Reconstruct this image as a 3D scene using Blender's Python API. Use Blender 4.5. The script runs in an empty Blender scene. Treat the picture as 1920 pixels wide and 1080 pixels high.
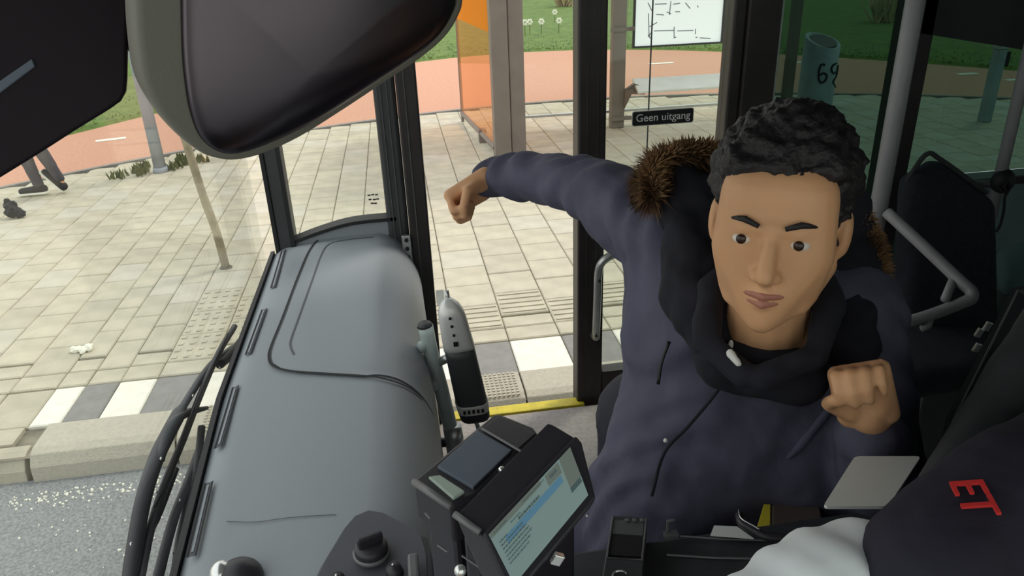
import bpy, bmesh, math, random
import numpy as np
from mathutils import Vector, Matrix, noise
random.seed(7)
C = bpy.context.scene.collection
SC = bpy.context.scene

# ------------------------------------------------------------------ camera
F = 1400.0; H = 1.9
PT = math.radians(24.6); YW = math.radians(8.0); RL = math.radians(2.2)
fw = Vector((math.sin(YW)*math.cos(PT), math.cos(YW)*math.cos(PT), -math.sin(PT)))
r0 = Vector((math.cos(YW), -math.sin(YW), 0)); u0 = r0.cross(fw)
rt = r0*math.cos(RL) - u0*math.sin(RL); up = rt.cross(fw)
CAMP = Vector((0, 0, H))
cam = bpy.data.cameras.new('camera'); camo = bpy.data.objects.new('camera', cam); C.objects.link(camo)
cam.sensor_width = 36; cam.lens = F/1920*36; cam.clip_start = 0.02; cam.clip_end = 400
camo.matrix_world = Matrix(((rt.x, up.x, -fw.x, 0), (rt.y, up.y, -fw.y, 0), (rt.z, up.z, -fw.z, H), (0, 0, 0, 1)))
SC.camera = camo

# ------------------------------------------------------------------ light
world = bpy.data.worlds.new('overcast_sky'); SC.world = world; world.use_nodes = True
wn = world.node_tree; bg = wn.nodes['Background']
tc = wn.nodes.new('ShaderNodeTexCoord'); sep = wn.nodes.new('ShaderNodeSeparateXYZ'); rmp = wn.nodes.new('ShaderNodeValToRGB')
wn.links.new(tc.outputs['Generated'], sep.inputs[0]); wn.links.new(sep.outputs['Z'], rmp.inputs[0]); wn.links.new(rmp.outputs[0], bg.inputs[0])
rmp.color_ramp.elements[0].color = (0.95, 0.93, 0.88, 1); rmp.color_ramp.elements[1].color = (0.93, 0.94, 0.95, 1)
bg.inputs[1].default_value = 1.25
sd = bpy.data.lights.new('sun', 'SUN'); so = bpy.data.objects.new('sun', sd); C.objects.link(so)
sd.energy = 1.3; sd.angle = math.radians(12); sd.color = (1, 0.93, 0.80)
so.rotation_euler = Vector((-0.55, -0.35, -1.0)).to_track_quat('-Z', 'Y').to_euler()
SC.view_settings.view_transform = 'Standard'; SC.view_settings.look = 'None'
SC.view_settings.gamma = 1; SC.view_settings.use_curve_mapping = False
SC.view_settings.exposure = 0.12

# ------------------------------------------------------------------ helpers: placing
def ray(x, y): return fw + rt*((x-960)/F) - up*((y-540)/F)
def at(x, y, d): return CAMP + ray(x, y)*d
def onz(x, y, z=0.0):
    d = ray(x, y); return CAMP + d*((z-H)/d.z)
def ony(x, y, Y):
    d = ray(x, y); return CAMP + d*(Y/d.y)
def onx(x, y, X):
    d = ray(x, y); return CAMP + d*(X/d.x)
def onplane(x, y, p, n):
    d = ray(x, y); return CAMP + d*((p-CAMP).dot(n)/d.dot(n))

# ------------------------------------------------------------------ materials
def mat(name, col, rough=0.6, metal=0.0, var=0.0, scale=20.0, bump=0.0, bscale=None, col2=None, spec=0.5, emit=None, estr=0.0, detail=4):
    m = bpy.data.materials.new(name); m.use_nodes = True; nt = m.node_tree
    b = nt.nodes['Principled BSDF']
    b.inputs['Base Color'].default_value = (*col, 1); b.inputs['Roughness'].default_value = rough
    b.inputs['Metallic'].default_value = metal; b.inputs['Specular IOR Level'].default_value = spec
    t = nt.nodes.new('ShaderNodeTexCoord')
    if var > 0 or col2:
        n = nt.nodes.new('ShaderNodeTexNoise'); n.inputs['Scale'].default_value = scale; n.inputs['Detail'].default_value = detail
        nt.links.new(t.outputs['Object'], n.inputs['Vector'])
        r = nt.nodes.new('ShaderNodeValToRGB'); nt.links.new(n.outputs['Fac'], r.inputs[0]); nt.links.new(r.outputs[0], b.inputs['Base Color'])
        c2 = col2 or tuple(c*(1-var) for c in col)
        r.color_ramp.elements[0].position = 0.35; r.color_ramp.elements[1].position = 0.65
        r.color_ramp.elements[0].color = (*c2, 1); r.color_ramp.elements[1].color = (*(col if col2 else tuple(min(1, c*(1+var)) for c in col)), 1)
    if bump > 0:
        n2 = nt.nodes.new('ShaderNodeTexNoise'); n2.inputs['Scale'].default_value = bscale or scale*3; n2.inputs['Detail'].default_value = 5
        nt.links.new(t.outputs['Object'], n2.inputs['Vector'])
        bp = nt.nodes.new('ShaderNodeBump'); bp.inputs['Strength'].default_value = bump; bp.inputs['Distance'].default_value = 0.01
        nt.links.new(n2.outputs['Fac'], bp.inputs['Height']); nt.links.new(bp.outputs[0], b.inputs['Normal'])
    if emit:
        b.inputs['Emission Color'].default_value = (*emit, 1); b.inputs['Emission Strength'].default_value = estr
    return m
def glassmat(name, tint, gloss=0.06):
    m = bpy.data.materials.new(name); m.use_nodes = True; nt = m.node_tree; nt.nodes.clear()
    o = nt.nodes.new('ShaderNodeOutputMaterial'); t = nt.nodes.new('ShaderNodeBsdfTransparent'); g = nt.nodes.new('ShaderNodeBsdfGlossy')
    mx = nt.nodes.new('ShaderNodeMixShader'); g.inputs['Roughness'].default_value = 0.03
    lw = nt.nodes.new('ShaderNodeLayerWeight'); lw.inputs[0].default_value = 0.5
    pw = nt.nodes.new('ShaderNodeMath'); pw.operation = 'POWER'; pw.inputs[1].default_value = 5.0; nt.links.new(lw.outputs['Facing'], pw.inputs[0])
    fr = nt.nodes.new('ShaderNodeMath'); fr.operation = 'MULTIPLY_ADD'; fr.inputs[1].default_value = 0.5; fr.inputs[2].default_value = gloss*0.4; nt.links.new(pw.outputs[0], fr.inputs[0])
    t.inputs[0].default_value = (*tint, 1)
    nt.links.new(fr.outputs[0], mx.inputs[0]); nt.links.new(t.outputs[0], mx.inputs[1]); nt.links.new(g.outputs[0], mx.inputs[2]); nt.links.new(mx.outputs[0], o.inputs[0])
    return m
M = {}
M['slab'] = mat('concrete_slab', (0.54, 0.505, 0.395), 0.9, var=0.10, scale=6, bump=0.35, bscale=90)
M['slab_b'] = mat('concrete_slab_pale', (0.56, 0.53, 0.44), 0.9, var=0.08, scale=6, bump=0.35, bscale=90)
M['slab_c'] = mat('concrete_slab_grey', (0.505, 0.47, 0.37), 0.9, var=0.10, scale=6, bump=0.35, bscale=90)
M['slab_white'] = mat('white_marking_slab', (0.88, 0.86, 0.76), 0.8, var=0.05, scale=14, bump=0.3, bscale=80)
M['slab_dark'] = mat('dark_marking_slab', (0.27, 0.265, 0.25), 0.85, var=0.08, scale=14, bump=0.3, bscale=80)
M['kerb'] = mat('kerb_concrete', (0.52, 0.49, 0.40), 0.9, var=0.06, scale=60, bump=0.5, bscale=150)
M['joint'] = mat('joint_sand', (0.23, 0.21, 0.16), 0.95, var=0.3, scale=12)
M['asphalt'] = mat('grey_asphalt', (0.27, 0.285, 0.29), 0.9, var=0.25, scale=90, bump=0.5, bscale=250)
M['redasphalt'] = mat('red_asphalt', (0.60, 0.32, 0.22), 0.9, var=0.08, scale=30, bump=0.2, bscale=200)
M['grass'] = mat('mown_grass', (0.15, 0.23, 0.05), 0.95, col2=(0.095, 0.16, 0.035), scale=5, bump=0.8, bscale=60, detail=8)
M['weed'] = mat('weed_green', (0.12, 0.14, 0.05), 0.9, var=0.3, scale=30)
M['dash'] = mat('dashboard_grey', (0.30, 0.335, 0.37), 0.48, bump=0.08, bscale=700)
M['dashdark'] = mat('dashboard_dark', (0.085, 0.092, 0.11), 0.55, bump=0.1, bscale=600)
M['seam'] = mat('seam_black', (0.006, 0.006, 0.008), 0.7)
M['frame'] = mat('black_frame', (0.030, 0.025, 0.026), 0.45, var=0.2, scale=8)
M['framegrey'] = mat('dark_grey_frame', (0.045, 0.045, 0.05), 0.5, var=0.1, scale=8)
M['rubber'] = mat('rubber_black', (0.012, 0.012, 0.014), 0.6)
M['panel'] = mat('interior_panel_grey', (0.10, 0.11, 0.115), 0.6, var=0.08, scale=3)
M['paneldark'] = mat('interior_panel_dark', (0.022, 0.022, 0.028), 0.6, var=0.1, scale=3)
M['busfloor'] = mat('bus_floor_vinyl', (0.42, 0.39, 0.37), 0.7, var=0.1, scale=60)
M['yellow'] = mat('yellow_edge', (0.75, 0.62, 0.05), 0.5, var=0.12, scale=30)
M['steel'] = mat('brushed_metal', (0.55, 0.57, 0.57), 0.32, metal=0.8, var=0.08, scale=30)
M['silver'] = mat('silver_shell', (0.78, 0.79, 0.78), 0.3, metal=0.25)
M['casing'] = mat('validator_casing', (0.06, 0.066, 0.07), 0.45)
M['wiper'] = mat('wiper_grey', (0.055, 0.052, 0.062), 0.5)
M['chrome'] = mat('chrome', (0.88, 0.89, 0.89), 0.22, metal=0.75)
M['palerail'] = mat('pale_coated_rail', (0.55, 0.64, 0.63), 0.4, var=0.06, scale=12)
M['greyrail'] = mat('grey_coated_rail', (0.30, 0.30, 0.32), 0.45, var=0.06, scale=12)
M['housing'] = mat('mirror_housing_grey', (0.17, 0.165, 0.135), 0.55, bump=0.1, bscale=500)
M['mirror'] = mat('mirror_glass_dark', (0.11, 0.095, 0.11), 0.30, metal=1.0)
M['visor'] = mat('visor_dark', (0.012, 0.007, 0.012), 0.5, spec=0.2)
M['white'] = mat('white_label', (0.75, 0.75, 0.72), 0.6, var=0.04, scale=20)
M['device'] = mat('device_black', (0.032, 0.030, 0.038), 0.4, bump=0.08, bscale=800)
M['deviceedge'] = mat('device_edge_grey', (0.16, 0.16, 0.17), 0.35)
M['pad'] = mat('reader_pad_blue_grey', (0.115, 0.145, 0.19), 0.5)
M['lcd'] = mat('lcd_pale', (0.30, 0.36, 0.31), 0.35, emit=(0.30, 0.38, 0.33), estr=0.12)
M['screen'] = mat('screen_lit', (0.10, 0.13, 0.12), 0.25, emit=(0.14, 0.20, 0.19), estr=0.75)
M['screenblue'] = mat('screen_blue', (0.05, 0.12, 0.18), 0.25, emit=(0.07, 0.15, 0.21), estr=0.75)
M['screengrey'] = mat('screen_grey', (0.06, 0.07, 0.06), 0.25, emit=(0.10, 0.12, 0.105), estr=0.8)
M['ink'] = mat('screen_ink', (0.02, 0.03, 0.03), 0.3, emit=(0.05, 0.08, 0.08), estr=0.8)
M['glass'] = glassmat('clear_glass', (0.95, 0.97, 0.96))
M['glassleaf'] = glassmat('door_glass', (0.89, 0.92, 0.90))
M['glassgreen'] = glassmat('tinted_glass', (0.23, 0.32, 0.295))
M['glassorange'] = glassmat('orange_film', (1.0, 0.80, 0.64))
M['orange'] = glassmat('orange_poster_film', (1.0, 0.72, 0.30))
def add_translucent(m, col, fac):
    nt = m.node_tree; o = [n for n in nt.nodes if n.type == 'OUTPUT_MATERIAL'][0]; src = o.inputs[0].links[0].from_socket
    t = nt.nodes.new('ShaderNodeBsdfTranslucent'); t.inputs[0].default_value = (*col, 1); d = nt.nodes.new('ShaderNodeBsdfDiffuse'); d.inputs[0].default_value = (*col, 1)
    a = nt.nodes.new('ShaderNodeMixShader'); nt.links.new(t.outputs[0], a.inputs[1]); nt.links.new(d.outputs[0], a.inputs[2])
    mx = nt.nodes.new('ShaderNodeMixShader'); mx.inputs[0].default_value = fac; nt.links.new(src, mx.inputs[1]); nt.links.new(a.outputs[0], mx.inputs[2]); nt.links.new(mx.outputs[0], o.inputs[0])
add_translucent(M['orange'], (1.0, .42, .06), .55)
add_translucent(M['glassorange'], (1.0, .50, .22), .15)
M['post'] = mat('shelter_post_brown_grey', (0.20, 0.17, 0.145), 0.5, var=0.08, scale=6)
M['lamppost'] = mat('lamp_post_blue_grey', (0.30, 0.34, 0.40), 0.5, var=0.08, scale=6)
M['bark'] = mat('sapling_bark', (0.36, 0.31, 0.21), 0.9, var=0.2, scale=12, bump=0.4)
M['bin'] = mat('bin_grey', (0.36, 0.42, 0.46), 0.5, var=0.1, scale=5)
M['black'] = mat('black_paint', (0.012, 0.012, 0.016), 0.5)
M['coat'] = mat('parka_navy', (0.078, 0.078, 0.125), 0.8, var=0.12, scale=9, bump=0.4, bscale=25)
M['coatdark'] = mat('parka_lining_dark', (0.010, 0.010, 0.018), 0.9, var=0.2, scale=20)
M['fur'] = mat('brown_fur', (0.30, 0.17, 0.075), 0.9, col2=(0.09, 0.045, 0.02), scale=18)
M['skin'] = mat('skin_warm', (0.66, 0.36, 0.19), 0.55, var=0.05, scale=10)
M['skin'].node_tree.nodes['Principled BSDF'].inputs['Subsurface Weight'].default_value = 0.05
M['lips'] = mat('lips', (0.42, 0.17, 0.12), 0.5)
M['hair'] = mat('black_hair', (0.012, 0.010, 0.012), 0.6, bump=0.8, bscale=60)
M['eyewhite'] = mat('eye_white', (0.70, 0.64, 0.58), 0.3)
M['iris'] = mat('iris_brown', (0.03, 0.015, 0.008), 0.2)
M['trouser'] = mat('trousers_dark', (0.03, 0.03, 0.045), 0.85, var=0.15, scale=10)
M['shoe'] = mat('shoe_black', (0.02, 0.02, 0.022), 0.6)
M['shirt'] = mat('shirt_pale_blue', (0.84, 0.89, 0.93), 0.8, var=0.03, scale=8)
M['vest'] = mat('vest_navy', (0.016, 0.014, 0.030), 0.85, var=0.12, scale=12, bump=0.25, bscale=40)
M['red'] = mat('red_embroidery', (0.65, 0.03, 0.03), 0.7)
M['seatfab'] = mat('seat_fabric_dark', (0.020, 0.024, 0.034), 0.9, var=0.2, scale=60)
M['seatgrey'] = mat('driver_seat_grey', (0.045, 0.048, 0.055), 0.8, var=0.12, scale=30)
M['teal'] = mat('pale_teal_plastic', (0.16, 0.25, 0.26), 0.5, var=0.1, scale=6)
M['card'] = mat('grey_card', (0.88, 0.90, 0.88), 0.5, var=0.03, scale=6)
M['sand'] = mat('dry_reed', (0.55, 0.45, 0.28), 0.9, var=0.2, scale=20)
M['flower'] = mat('white_petal', (0.9, 0.9, 0.78), 0.7)

# ------------------------------------------------------------------ helpers: meshes
class MB:
    def __init__(s): s.v = []; s.f = []
    def add(s, v, f):
        n = len(s.v); s.v += [tuple(p) for p in v]; s.f += [tuple(i+n for i in q) for q in f]; return s
    def box(s, c, sz, rot=None):
        c = Vector(c); hx, hy, hz = sz[0]/2, sz[1]/2, sz[2]/2
        vs = [Vector((x, y, z)) for z in (-hz, hz) for x, y in ((-hx, -hy), (hx, -hy), (hx, hy), (-hx, hy))]
        if rot: vs = [rot @ v for v in vs]
        return s.add([c+v for v in vs], [(3, 2, 1, 0), (4, 5, 6, 7), (0, 1, 5, 4), (1, 2, 6, 5), (2, 3, 7, 6), (3, 0, 4, 7)])
    def span(s, a, b):
        a, b = Vector(a), Vector(b)
        return s.box((a+b)/2, [abs(b[i]-a[i]) for i in range(3)])
    def prism(s, pts, vec):
        pts = [Vector(p) for p in pts]; vec = Vector(vec); n = len(pts)
        nr = Vector((0, 0, 0))
        for i in range(n): nr += (pts[i]-pts[0]).cross(pts[(i+1) % n]-pts[0])
        if nr.dot(vec) > 0: pts = pts[::-1]
        f = [tuple(range(n)), tuple(range(2*n-1, n-1, -1))]
        for i in range(n): j = (i+1) % n; f.append((j, i, n+i, n+j))
        return s.add(pts+[p+vec for p in pts], f)
    def tube(s, pts, r, seg=12, caps=True):
        pts = [Vector(p) for p in pts]; n = len(pts)
        rs = r if isinstance(r, (list, tuple)) else [r]*n
        prev = None; vs = []; fs = []
        for i, p in enumerate(pts):
            t = (pts[min(i+1, n-1)]-pts[max(i-1, 0)]).normalized()
            if prev is None:
                a = Vector((0, 0, 1)) if abs(t.z) < .9 else Vector((1, 0, 0)); u = t.cross(a).normalized()
            else: u = (prev - t*prev.dot(t)).normalized()
            prev = u; w = t.cross(u)
            vs += [p+(u*math.cos(2*math.pi*k/seg)+w*math.sin(2*math.pi*k/seg))*rs[i] for k in range(seg)]
        for i in range(n-1):
            for k in range(seg):
                k2 = (k+1) % seg; fs.append((i*seg+k, i*seg+k2, (i+1)*seg+k2, (i+1)*seg+k))
        if caps: fs += [tuple(range(seg))[::-1], tuple((n-1)*seg+k for k in range(seg))]
        return s.add(vs, fs)
    def ell(s, c, r, R=None, nu=16, nv=10):
        c = Vector(c); vs = [Vector((0, 0, r[2]))]
        for j in range(1, nv):
            th = math.pi*j/nv
            for k in range(nu): ph = 2*math.pi*k/nu; vs.append(Vector((r[0]*math.sin(th)*math.cos(ph), r[1]*math.sin(th)*math.sin(ph), r[2]*math.cos(th))))
        vs.append(Vector((0, 0, -r[2]))); L = len(vs)-1; fs = []
        for k in range(nu): k2 = (k+1) % nu; fs += [(0, 1+k, 1+k2), (L, 1+(nv-2)*nu+k2, 1+(nv-2)*nu+k)]
        for j in range(nv-2):
            for k in range(nu): k2 = (k+1) % nu; fs.append((1+j*nu+k, 1+(j+1)*nu+k, 1+(j+1)*nu+k2, 1+j*nu+k2))
        if R: vs = [R @ v for v in vs]
        return s.add([c+v for v in vs], fs)
    def mesh(s, name):
        me = bpy.data.meshes.new(name); me.from_pydata(s.v, [], s.f); me.update(); return me
def obj(name, mb, m, parent=None, smooth=False, bevel=0, bseg=2, inherit=True):
    me = mb if isinstance(mb, bpy.types.Mesh) else mb.mesh(name)
    me.materials.clear(); me.materials.append(M[m] if isinstance(m, str) else m)
    if smooth: me.polygons.foreach_set('use_smooth', [True]*len(me.polygons))
    o = bpy.data.objects.new(name, me); C.objects.link(o)
    if bevel:
        b = o.modifiers.new('bevel', 'BEVEL'); b.width = bevel; b.segments = bseg; b.limit_method = 'ANGLE'; b.angle_limit = math.radians(35); b.harden_normals = False
        if smooth is False: me.polygons.foreach_set('use_smooth', [False]*len(me.polygons))
    if parent: attach(o, parent)
    return o
def attach(o, parent):
    bpy_m = parent_world(parent)
    o.parent = parent; o.matrix_parent_inverse = bpy_m.inverted()
def parent_world(p):
    m = p.matrix_basis.copy()
    while p.parent:
        m = p.parent.matrix_basis @ p.matrix_parent_inverse @ m; p = p.parent
    return m
def thing(name, label, cat, loc=(0, 0, 0), group=None):
    o = bpy.data.objects.new(name, None); C.objects.link(o); o.location = loc; o.empty_display_size = .05
    return tag(o, label, cat, group)
def tag(o, label, cat, group=None, kind=None):
    o['label'] = label; o['category'] = cat
    if group: o['group'] = group
    if kind: o['kind'] = kind
    return o
def struct(name, mb, m, label=None, parent=None, **k):
    o = obj(name, mb, m, parent, **k)
    if not parent:
        o['kind'] = 'structure'
        if label: o['label'] = label
    return o
def hullpts(bm, spheres):
    pts = []
    for c, r in spheres:
        rr = r if isinstance(r, (tuple, list)) else (r, r, r)
        for j in range(9):
            th = math.pi*j/8; n = 1 if j in (0, 8) else 14
            for k in range(n):
                ph = 2*math.pi*k/n
                pts.append(Vector(c)+Vector((rr[0]*math.sin(th)*math.cos(ph), rr[1]*math.sin(th)*math.sin(ph), rr[2]*math.cos(th))))
    return pts
def sculpt(prims, voxel=0.005, smooth=3, noise_amp=0.0, noise_scale=10.0, folds=None):
    """prims: list of (list of (centre, radius), matrix or None); one continuous surface grown round them all."""
    allv, allf = [], []
    for pr in prims:
        sph, mt = pr if isinstance(pr, tuple) else (pr, None)
        pts = hullpts(None, sph)
        if mt is not None: pts = [mt @ p for p in pts]
        b = bmesh.new()
        for p in pts: b.verts.new(p)
        r = bmesh.ops.convex_hull(b, input=b.verts)
        bad = list({g for g in r['geom_interior'] + r['geom_unused'] if isinstance(g, bmesh.types.BMVert)})
        if bad: bmesh.ops.delete(b, geom=bad, context='VERTS')
        bmesh.ops.recalc_face_normals(b, faces=b.faces)
        b.verts.index_update(); n = len(allv)
        allv += [tuple(v.co) for v in b.verts]; allf += [tuple(v.index+n for v in f.verts) for f in b.faces]; b.free()
    me = bpy.data.meshes.new('tmp'); me.from_pydata(allv, [], allf); me.update()
    o = bpy.data.objects.new('tmp', me); C.objects.link(o)
    rm = o.modifiers.new('r', 'REMESH'); rm.mode = 'VOXEL'; rm.voxel_size = voxel; rm.adaptivity = 0
    if smooth: sm = o.modifiers.new('s', 'SMOOTH'); sm.iterations = smooth; sm.factor = 0.5
    dg = bpy.context.evaluated_depsgraph_get(); dg.update()
    out = bpy.data.meshes.new_from_object(o.evaluated_get(dg))
    bpy.data.objects.remove(o); bpy.data.meshes.remove(me)
    if noise_amp or folds:
        n = len(out.vertices); co = np.empty(n*3); out.vertices.foreach_get('co', co); no = np.empty(n*3)
        out.vertex_normals.foreach_get('vector', no); co = co.reshape(-1, 3); no = no.reshape(-1, 3)
        for i in range(n):
            p = Vector(co[i]); d = 0
            if noise_amp: d += noise_amp*noise.fractal(p*noise_scale, 1.0, 2.0, 3)
            if folds: d += folds(p)
            co[i] += no[i]*d
        out.vertices.foreach_set('co', co.ravel()); out.update()
    return out
def interp(poly, n):
    """resample a polyline of Vectors by a Catmull-Rom curve"""
    P = [Vector(p) for p in poly]; P = [P[0]*2-P[1]]+P+[P[-1]*2-P[-2]]; out = []
    for i in range(1, len(P)-2):
        for k in range(n):
            t = k/n; a, b, c, d = P[i-1:i+3]
            out.append(.5*((2*b)+(c-a)*t+(2*a-5*b+4*c-d)*t*t+(3*b-a-3*c+d)*t**3))
    out.append(P[-2]); return out
def text_mesh(s, size, m, depth=0.002):
    cu = bpy.data.curves.new('txt', 'FONT'); cu.body = s; cu.size = size; cu.extrude = depth; cu.align_x = 'CENTER'; cu.align_y = 'CENTER'
    o = bpy.data.objects.new('txt', cu); C.objects.link(o); dg = bpy.context.evaluated_depsgraph_get(); dg.update()
    me = bpy.data.meshes.new_from_object(o.evaluated_get(dg)); bpy.data.objects.remove(o)
    me.transform(m); return me
def frame_mat(o, x, y):
    x = Vector(x).normalized(); z = x.cross(Vector(y)).normalized(); y = z.cross(x)
    return Matrix(((x.x, y.x, z.x, o[0]), (x.y, y.y, z.y, o[1]), (x.z, y.z, z.z, o[2]), (0, 0, 0, 1)))

# ================================================================== OUTSIDE GROUND
def near_edge(x): return 9.9-0.066*(x-2.3)**2 if abs(x-2.3) < 9 else 9.9-0.066*81
def far_edge(x): return max(15-0.125*(x-2.5)**2, near_edge(x)+2.2)
g = MB().span((-25, -6, -0.30), (30, 2.88, -0.12)); struct('road_surface', g, 'asphalt', 'grey asphalt roadway below the kerb')
g = MB()
xs = [-20+i*0.5 for i in range(101)]
v = []; f = []
for x in xs: v += [(x, 2.90, -0.02), (x, near_edge(x), -0.02)]
for i in range(100): f.append((2*i, 2*i+2, 2*i+3, 2*i+1))
g.add(v, f); pav = struct('pavement', g, 'joint', 'sandy bed of the slab pavement at the bus stop')
g = MB(); v = []; f = []
for x in xs: v += [(x, near_edge(x)-0.02, 0.0), (x, (near_edge(x)+far_edge(x))/2, 0.005), (x, far_edge(x), 0.0)]
for i in range(100): f += [(3*i, 3*i+3, 3*i+4, 3*i+1), (3*i+1, 3*i+4, 3*i+5, 3*i+2)]
g.add(v, f); path = struct('cycle_path', g, 'redasphalt', 'red asphalt cycle path curving behind the bus stop')
g = MB(); v = []; f = []
for x in xs: v += [(x, far_edge(x)-0.02, -0.01), (x, far_edge(x)+0.15, 0.04), (x, 90, 0.5)]
for i in range(100): f += [(3*i, 3*i+3, 3*i+4, 3*i+1), (3*i+1, 3*i+4, 3*i+5, 3*i+2)]
g.add(v, f); lawn = struct('lawn', g, 'grass', 'mown green lawn beyond the cycle path')
# edging bands of the path
g = MB(); v = []; f = []
for x in xs: v += [(x, near_edge(x)-0.07, -0.02), (x, near_edge(x)-0.07, 0.012), (x, near_edge(x), 0.012)]
for i in range(100): f += [(3*i, 3*i+3, 3*i+4, 3*i+1), (3*i+1, 3*i+4, 3*i+5, 3*i+2)]
g.add(v, f); obj('edging_band', g, 'slab_dark', path)
# white dashes on the path
for (px, py, L, W) in ((208, 262, .32, .10), (1240, 119, .42, .12), (1500, 117, .3, .12), (1813, 139, .3, .12), (1902, 150, .25, .1)):
    p = onz(px, py, 0.006)
    obj('lane_mark', MB().box((p.x, p.y, 0.009), (L, W, 0.006), Matrix.Rotation(math.radians(8 if px > 500 else 14) if px < 1000 else 0, 3, 'Z')), 'slab_white', path)

# slabs --------------------------------------------------------------
bx = [.46, .18, -.10, -.36, -.60, -.83, -1.07, -1.32, -1.5, -1.66, -1.80]
while bx[-1] > -5.4: bx.append(bx[-1]-.22)
bx = bx[::-1]
while bx[-1] < 9.5: bx.append(bx[-1]+.28)
i0 = min(range(len(bx)), key=lambda i: abs(bx[i]-.46))
JT = 0.005
def slab_mesh(w, d, h=0.04, c=0.006):
    b = MB(); x, y = w/2, d/2
    b.add([(-x, -y, -h), (x, -y, -h), (x, y, -h), (-x, y, -h), (-x, -y, -c), (x, -y, -c), (x, y, -c), (-x, y, -c),
           (-x+c, -y+c, 0), (x-c, -y+c, 0), (x-c, y-c, 0), (-x+c, y-c, 0)],
          [(0, 1, 5, 4), (1, 2, 6, 5), (2, 3, 7, 6), (3, 0, 4, 7), (4, 5, 9, 8), (5, 6, 10, 9), (6, 7, 11, 10), (7, 4, 8, 11), (8, 9, 10, 11)])
    return b
meshes = {}
def slab_shared(w, d, m):
    k = (round(w, 3), round(d, 3), m)
    if k not in meshes:
        me = slab_mesh(w, d).mesh('paving_slab'); me.materials.append(M[m]); meshes[k] = me
    return meshes[k]
def project(p):
    d = Vector(p)-CAMP; z = d.dot(fw)
    if z < .1: return (-9999, -9999, z)
    return (960+F*d.dot(rt)/z, 540-F*d.dot(up)/z, z)
def ribbed_slab(w, d, n=5, along='x'):
    b = slab_mesh(w, d)
    for k in range(n):
        y = -d/2+d*(k+.5)/n
        b.span((-w/2+.012, y-.010, 0), (w/2-.012, y+.010, .006))
    return b
def stud_slab(w, d, n=4):
    b = slab_mesh(w, d)
    for i in range(n):
        for j in range(n):
            x, y = -w/2+w*(i+.5)/n, -d/2+d*(j+.5)/n
            b.span((x-.013, y-.013, 0), (x+.013, y+.013, .006))
    return b
cand = []
fixed = []   # slabs that always get an object
for i in range(len(bx)-1):
    w = bx[i+1]-bx[i]-JT; xc = (bx[i]+bx[i+1])/2
    # marking row
    if -1.9 < xc < 2.6:
        fixed.append((xc, 3.29, w, .325, 'slab_white' if (i-i0) % 2 == 0 else 'slab_dark', None))
    else: cand.append((xc, 3.29, w, .325, 'slab_c'))
    cand.append((xc, 3.535, w, .135, 'slab'))
    y = 3.61+(.15 if i % 2 else 0)
    if i % 2: cand.append((xc, 3.675, w, .12, 'slab'))
    k = 0
    while y+.3 < near_edge(xc)+.1:
        dd = .3
        yc = y+dd/2
        if xc > -.12 and yc > 3.6 and yc < 4.06 and xc < 3.2: fixed.append((xc, yc, w, dd-JT, 'slab', 'rib'))
        elif -1.36 < xc < -.8 and 3.6 < yc < 4.4: fixed.append((xc, yc, w, dd-JT, 'slab', 'stud'))
        elif y+.3 < near_edge(xc)-.08:
            cand.append((xc, yc, w, dd-JT, random.choice(['slab', 'slab', 'slab_b', 'slab', 'slab_c'] if xc > -1.5 or True else ['slab'])))
        else:
            dl = near_edge(xc)-.09-y
            if dl > .05: cand.append((xc, y+dl/2, w, dl-JT, 'slab'))
        y += dd
for (xc, yc, w, d, m, sp) in fixed:
    if sp == 'rib': me = ribbed_slab(w, d)
    elif sp == 'stud': me = stud_slab(w, d)
    else: me = slab_shared(w, d, m)
    o = bpy.data.objects.new('paving_slab', me if isinstance(me, bpy.types.Mesh) else me.mesh('paving_slab'))
    if not isinstance(me, bpy.types.Mesh): o.data.materials.append(M[m])
    C.objects.link(o); o.location = (xc, yc, random.uniform(-.002, .001)); o.parent = pav
def hidden(px, py):
    return (px < -40 or px > 1960 or py < -20 or py > 1110 or (1180 < px < 1640 and 230 < py) or (260 < px < 800 and py < 150) or (530 < px < 800 and py > 480))
for c in cand: pass
cand = [(project((c[0], c[1], 0)), c) for c in cand]
vis = sorted([q for q in cand if not hidden(q[0][0], q[0][1])], key=lambda q: q[0][2])
nfix = len(fixed); keep = vis[:298-nfix]; kid = {id(q) for q in keep}
for q in keep:
    xc, yc, w, d, m = q[1]
    o = bpy.data.objects.new('paving_slab', slab_shared(w, d, m)); C.objects.link(o)
    o.location = (xc, yc, random.uniform(-.0025, .0015)); o.rotation_euler = (random.uniform(-.004, .004), random.uniform(-.004, .004), 0); o.parent = pav
for mname in ('slab', 'slab_b', 'slab_c'):
    rest = MB()
    for q in cand:
        if id(q) in kid or q[1][4] != mname: continue
        xc, yc, w, d, m = q[1]; b = slab_mesh(w, d); z = random.uniform(-.002, .001)
        rest.add([(x+xc, y+yc, zz+z) for x, y, zz in b.v], b.f)
    o = obj('far_slabs', rest, mname, pav); o['kind'] = 'stuff'
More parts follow.
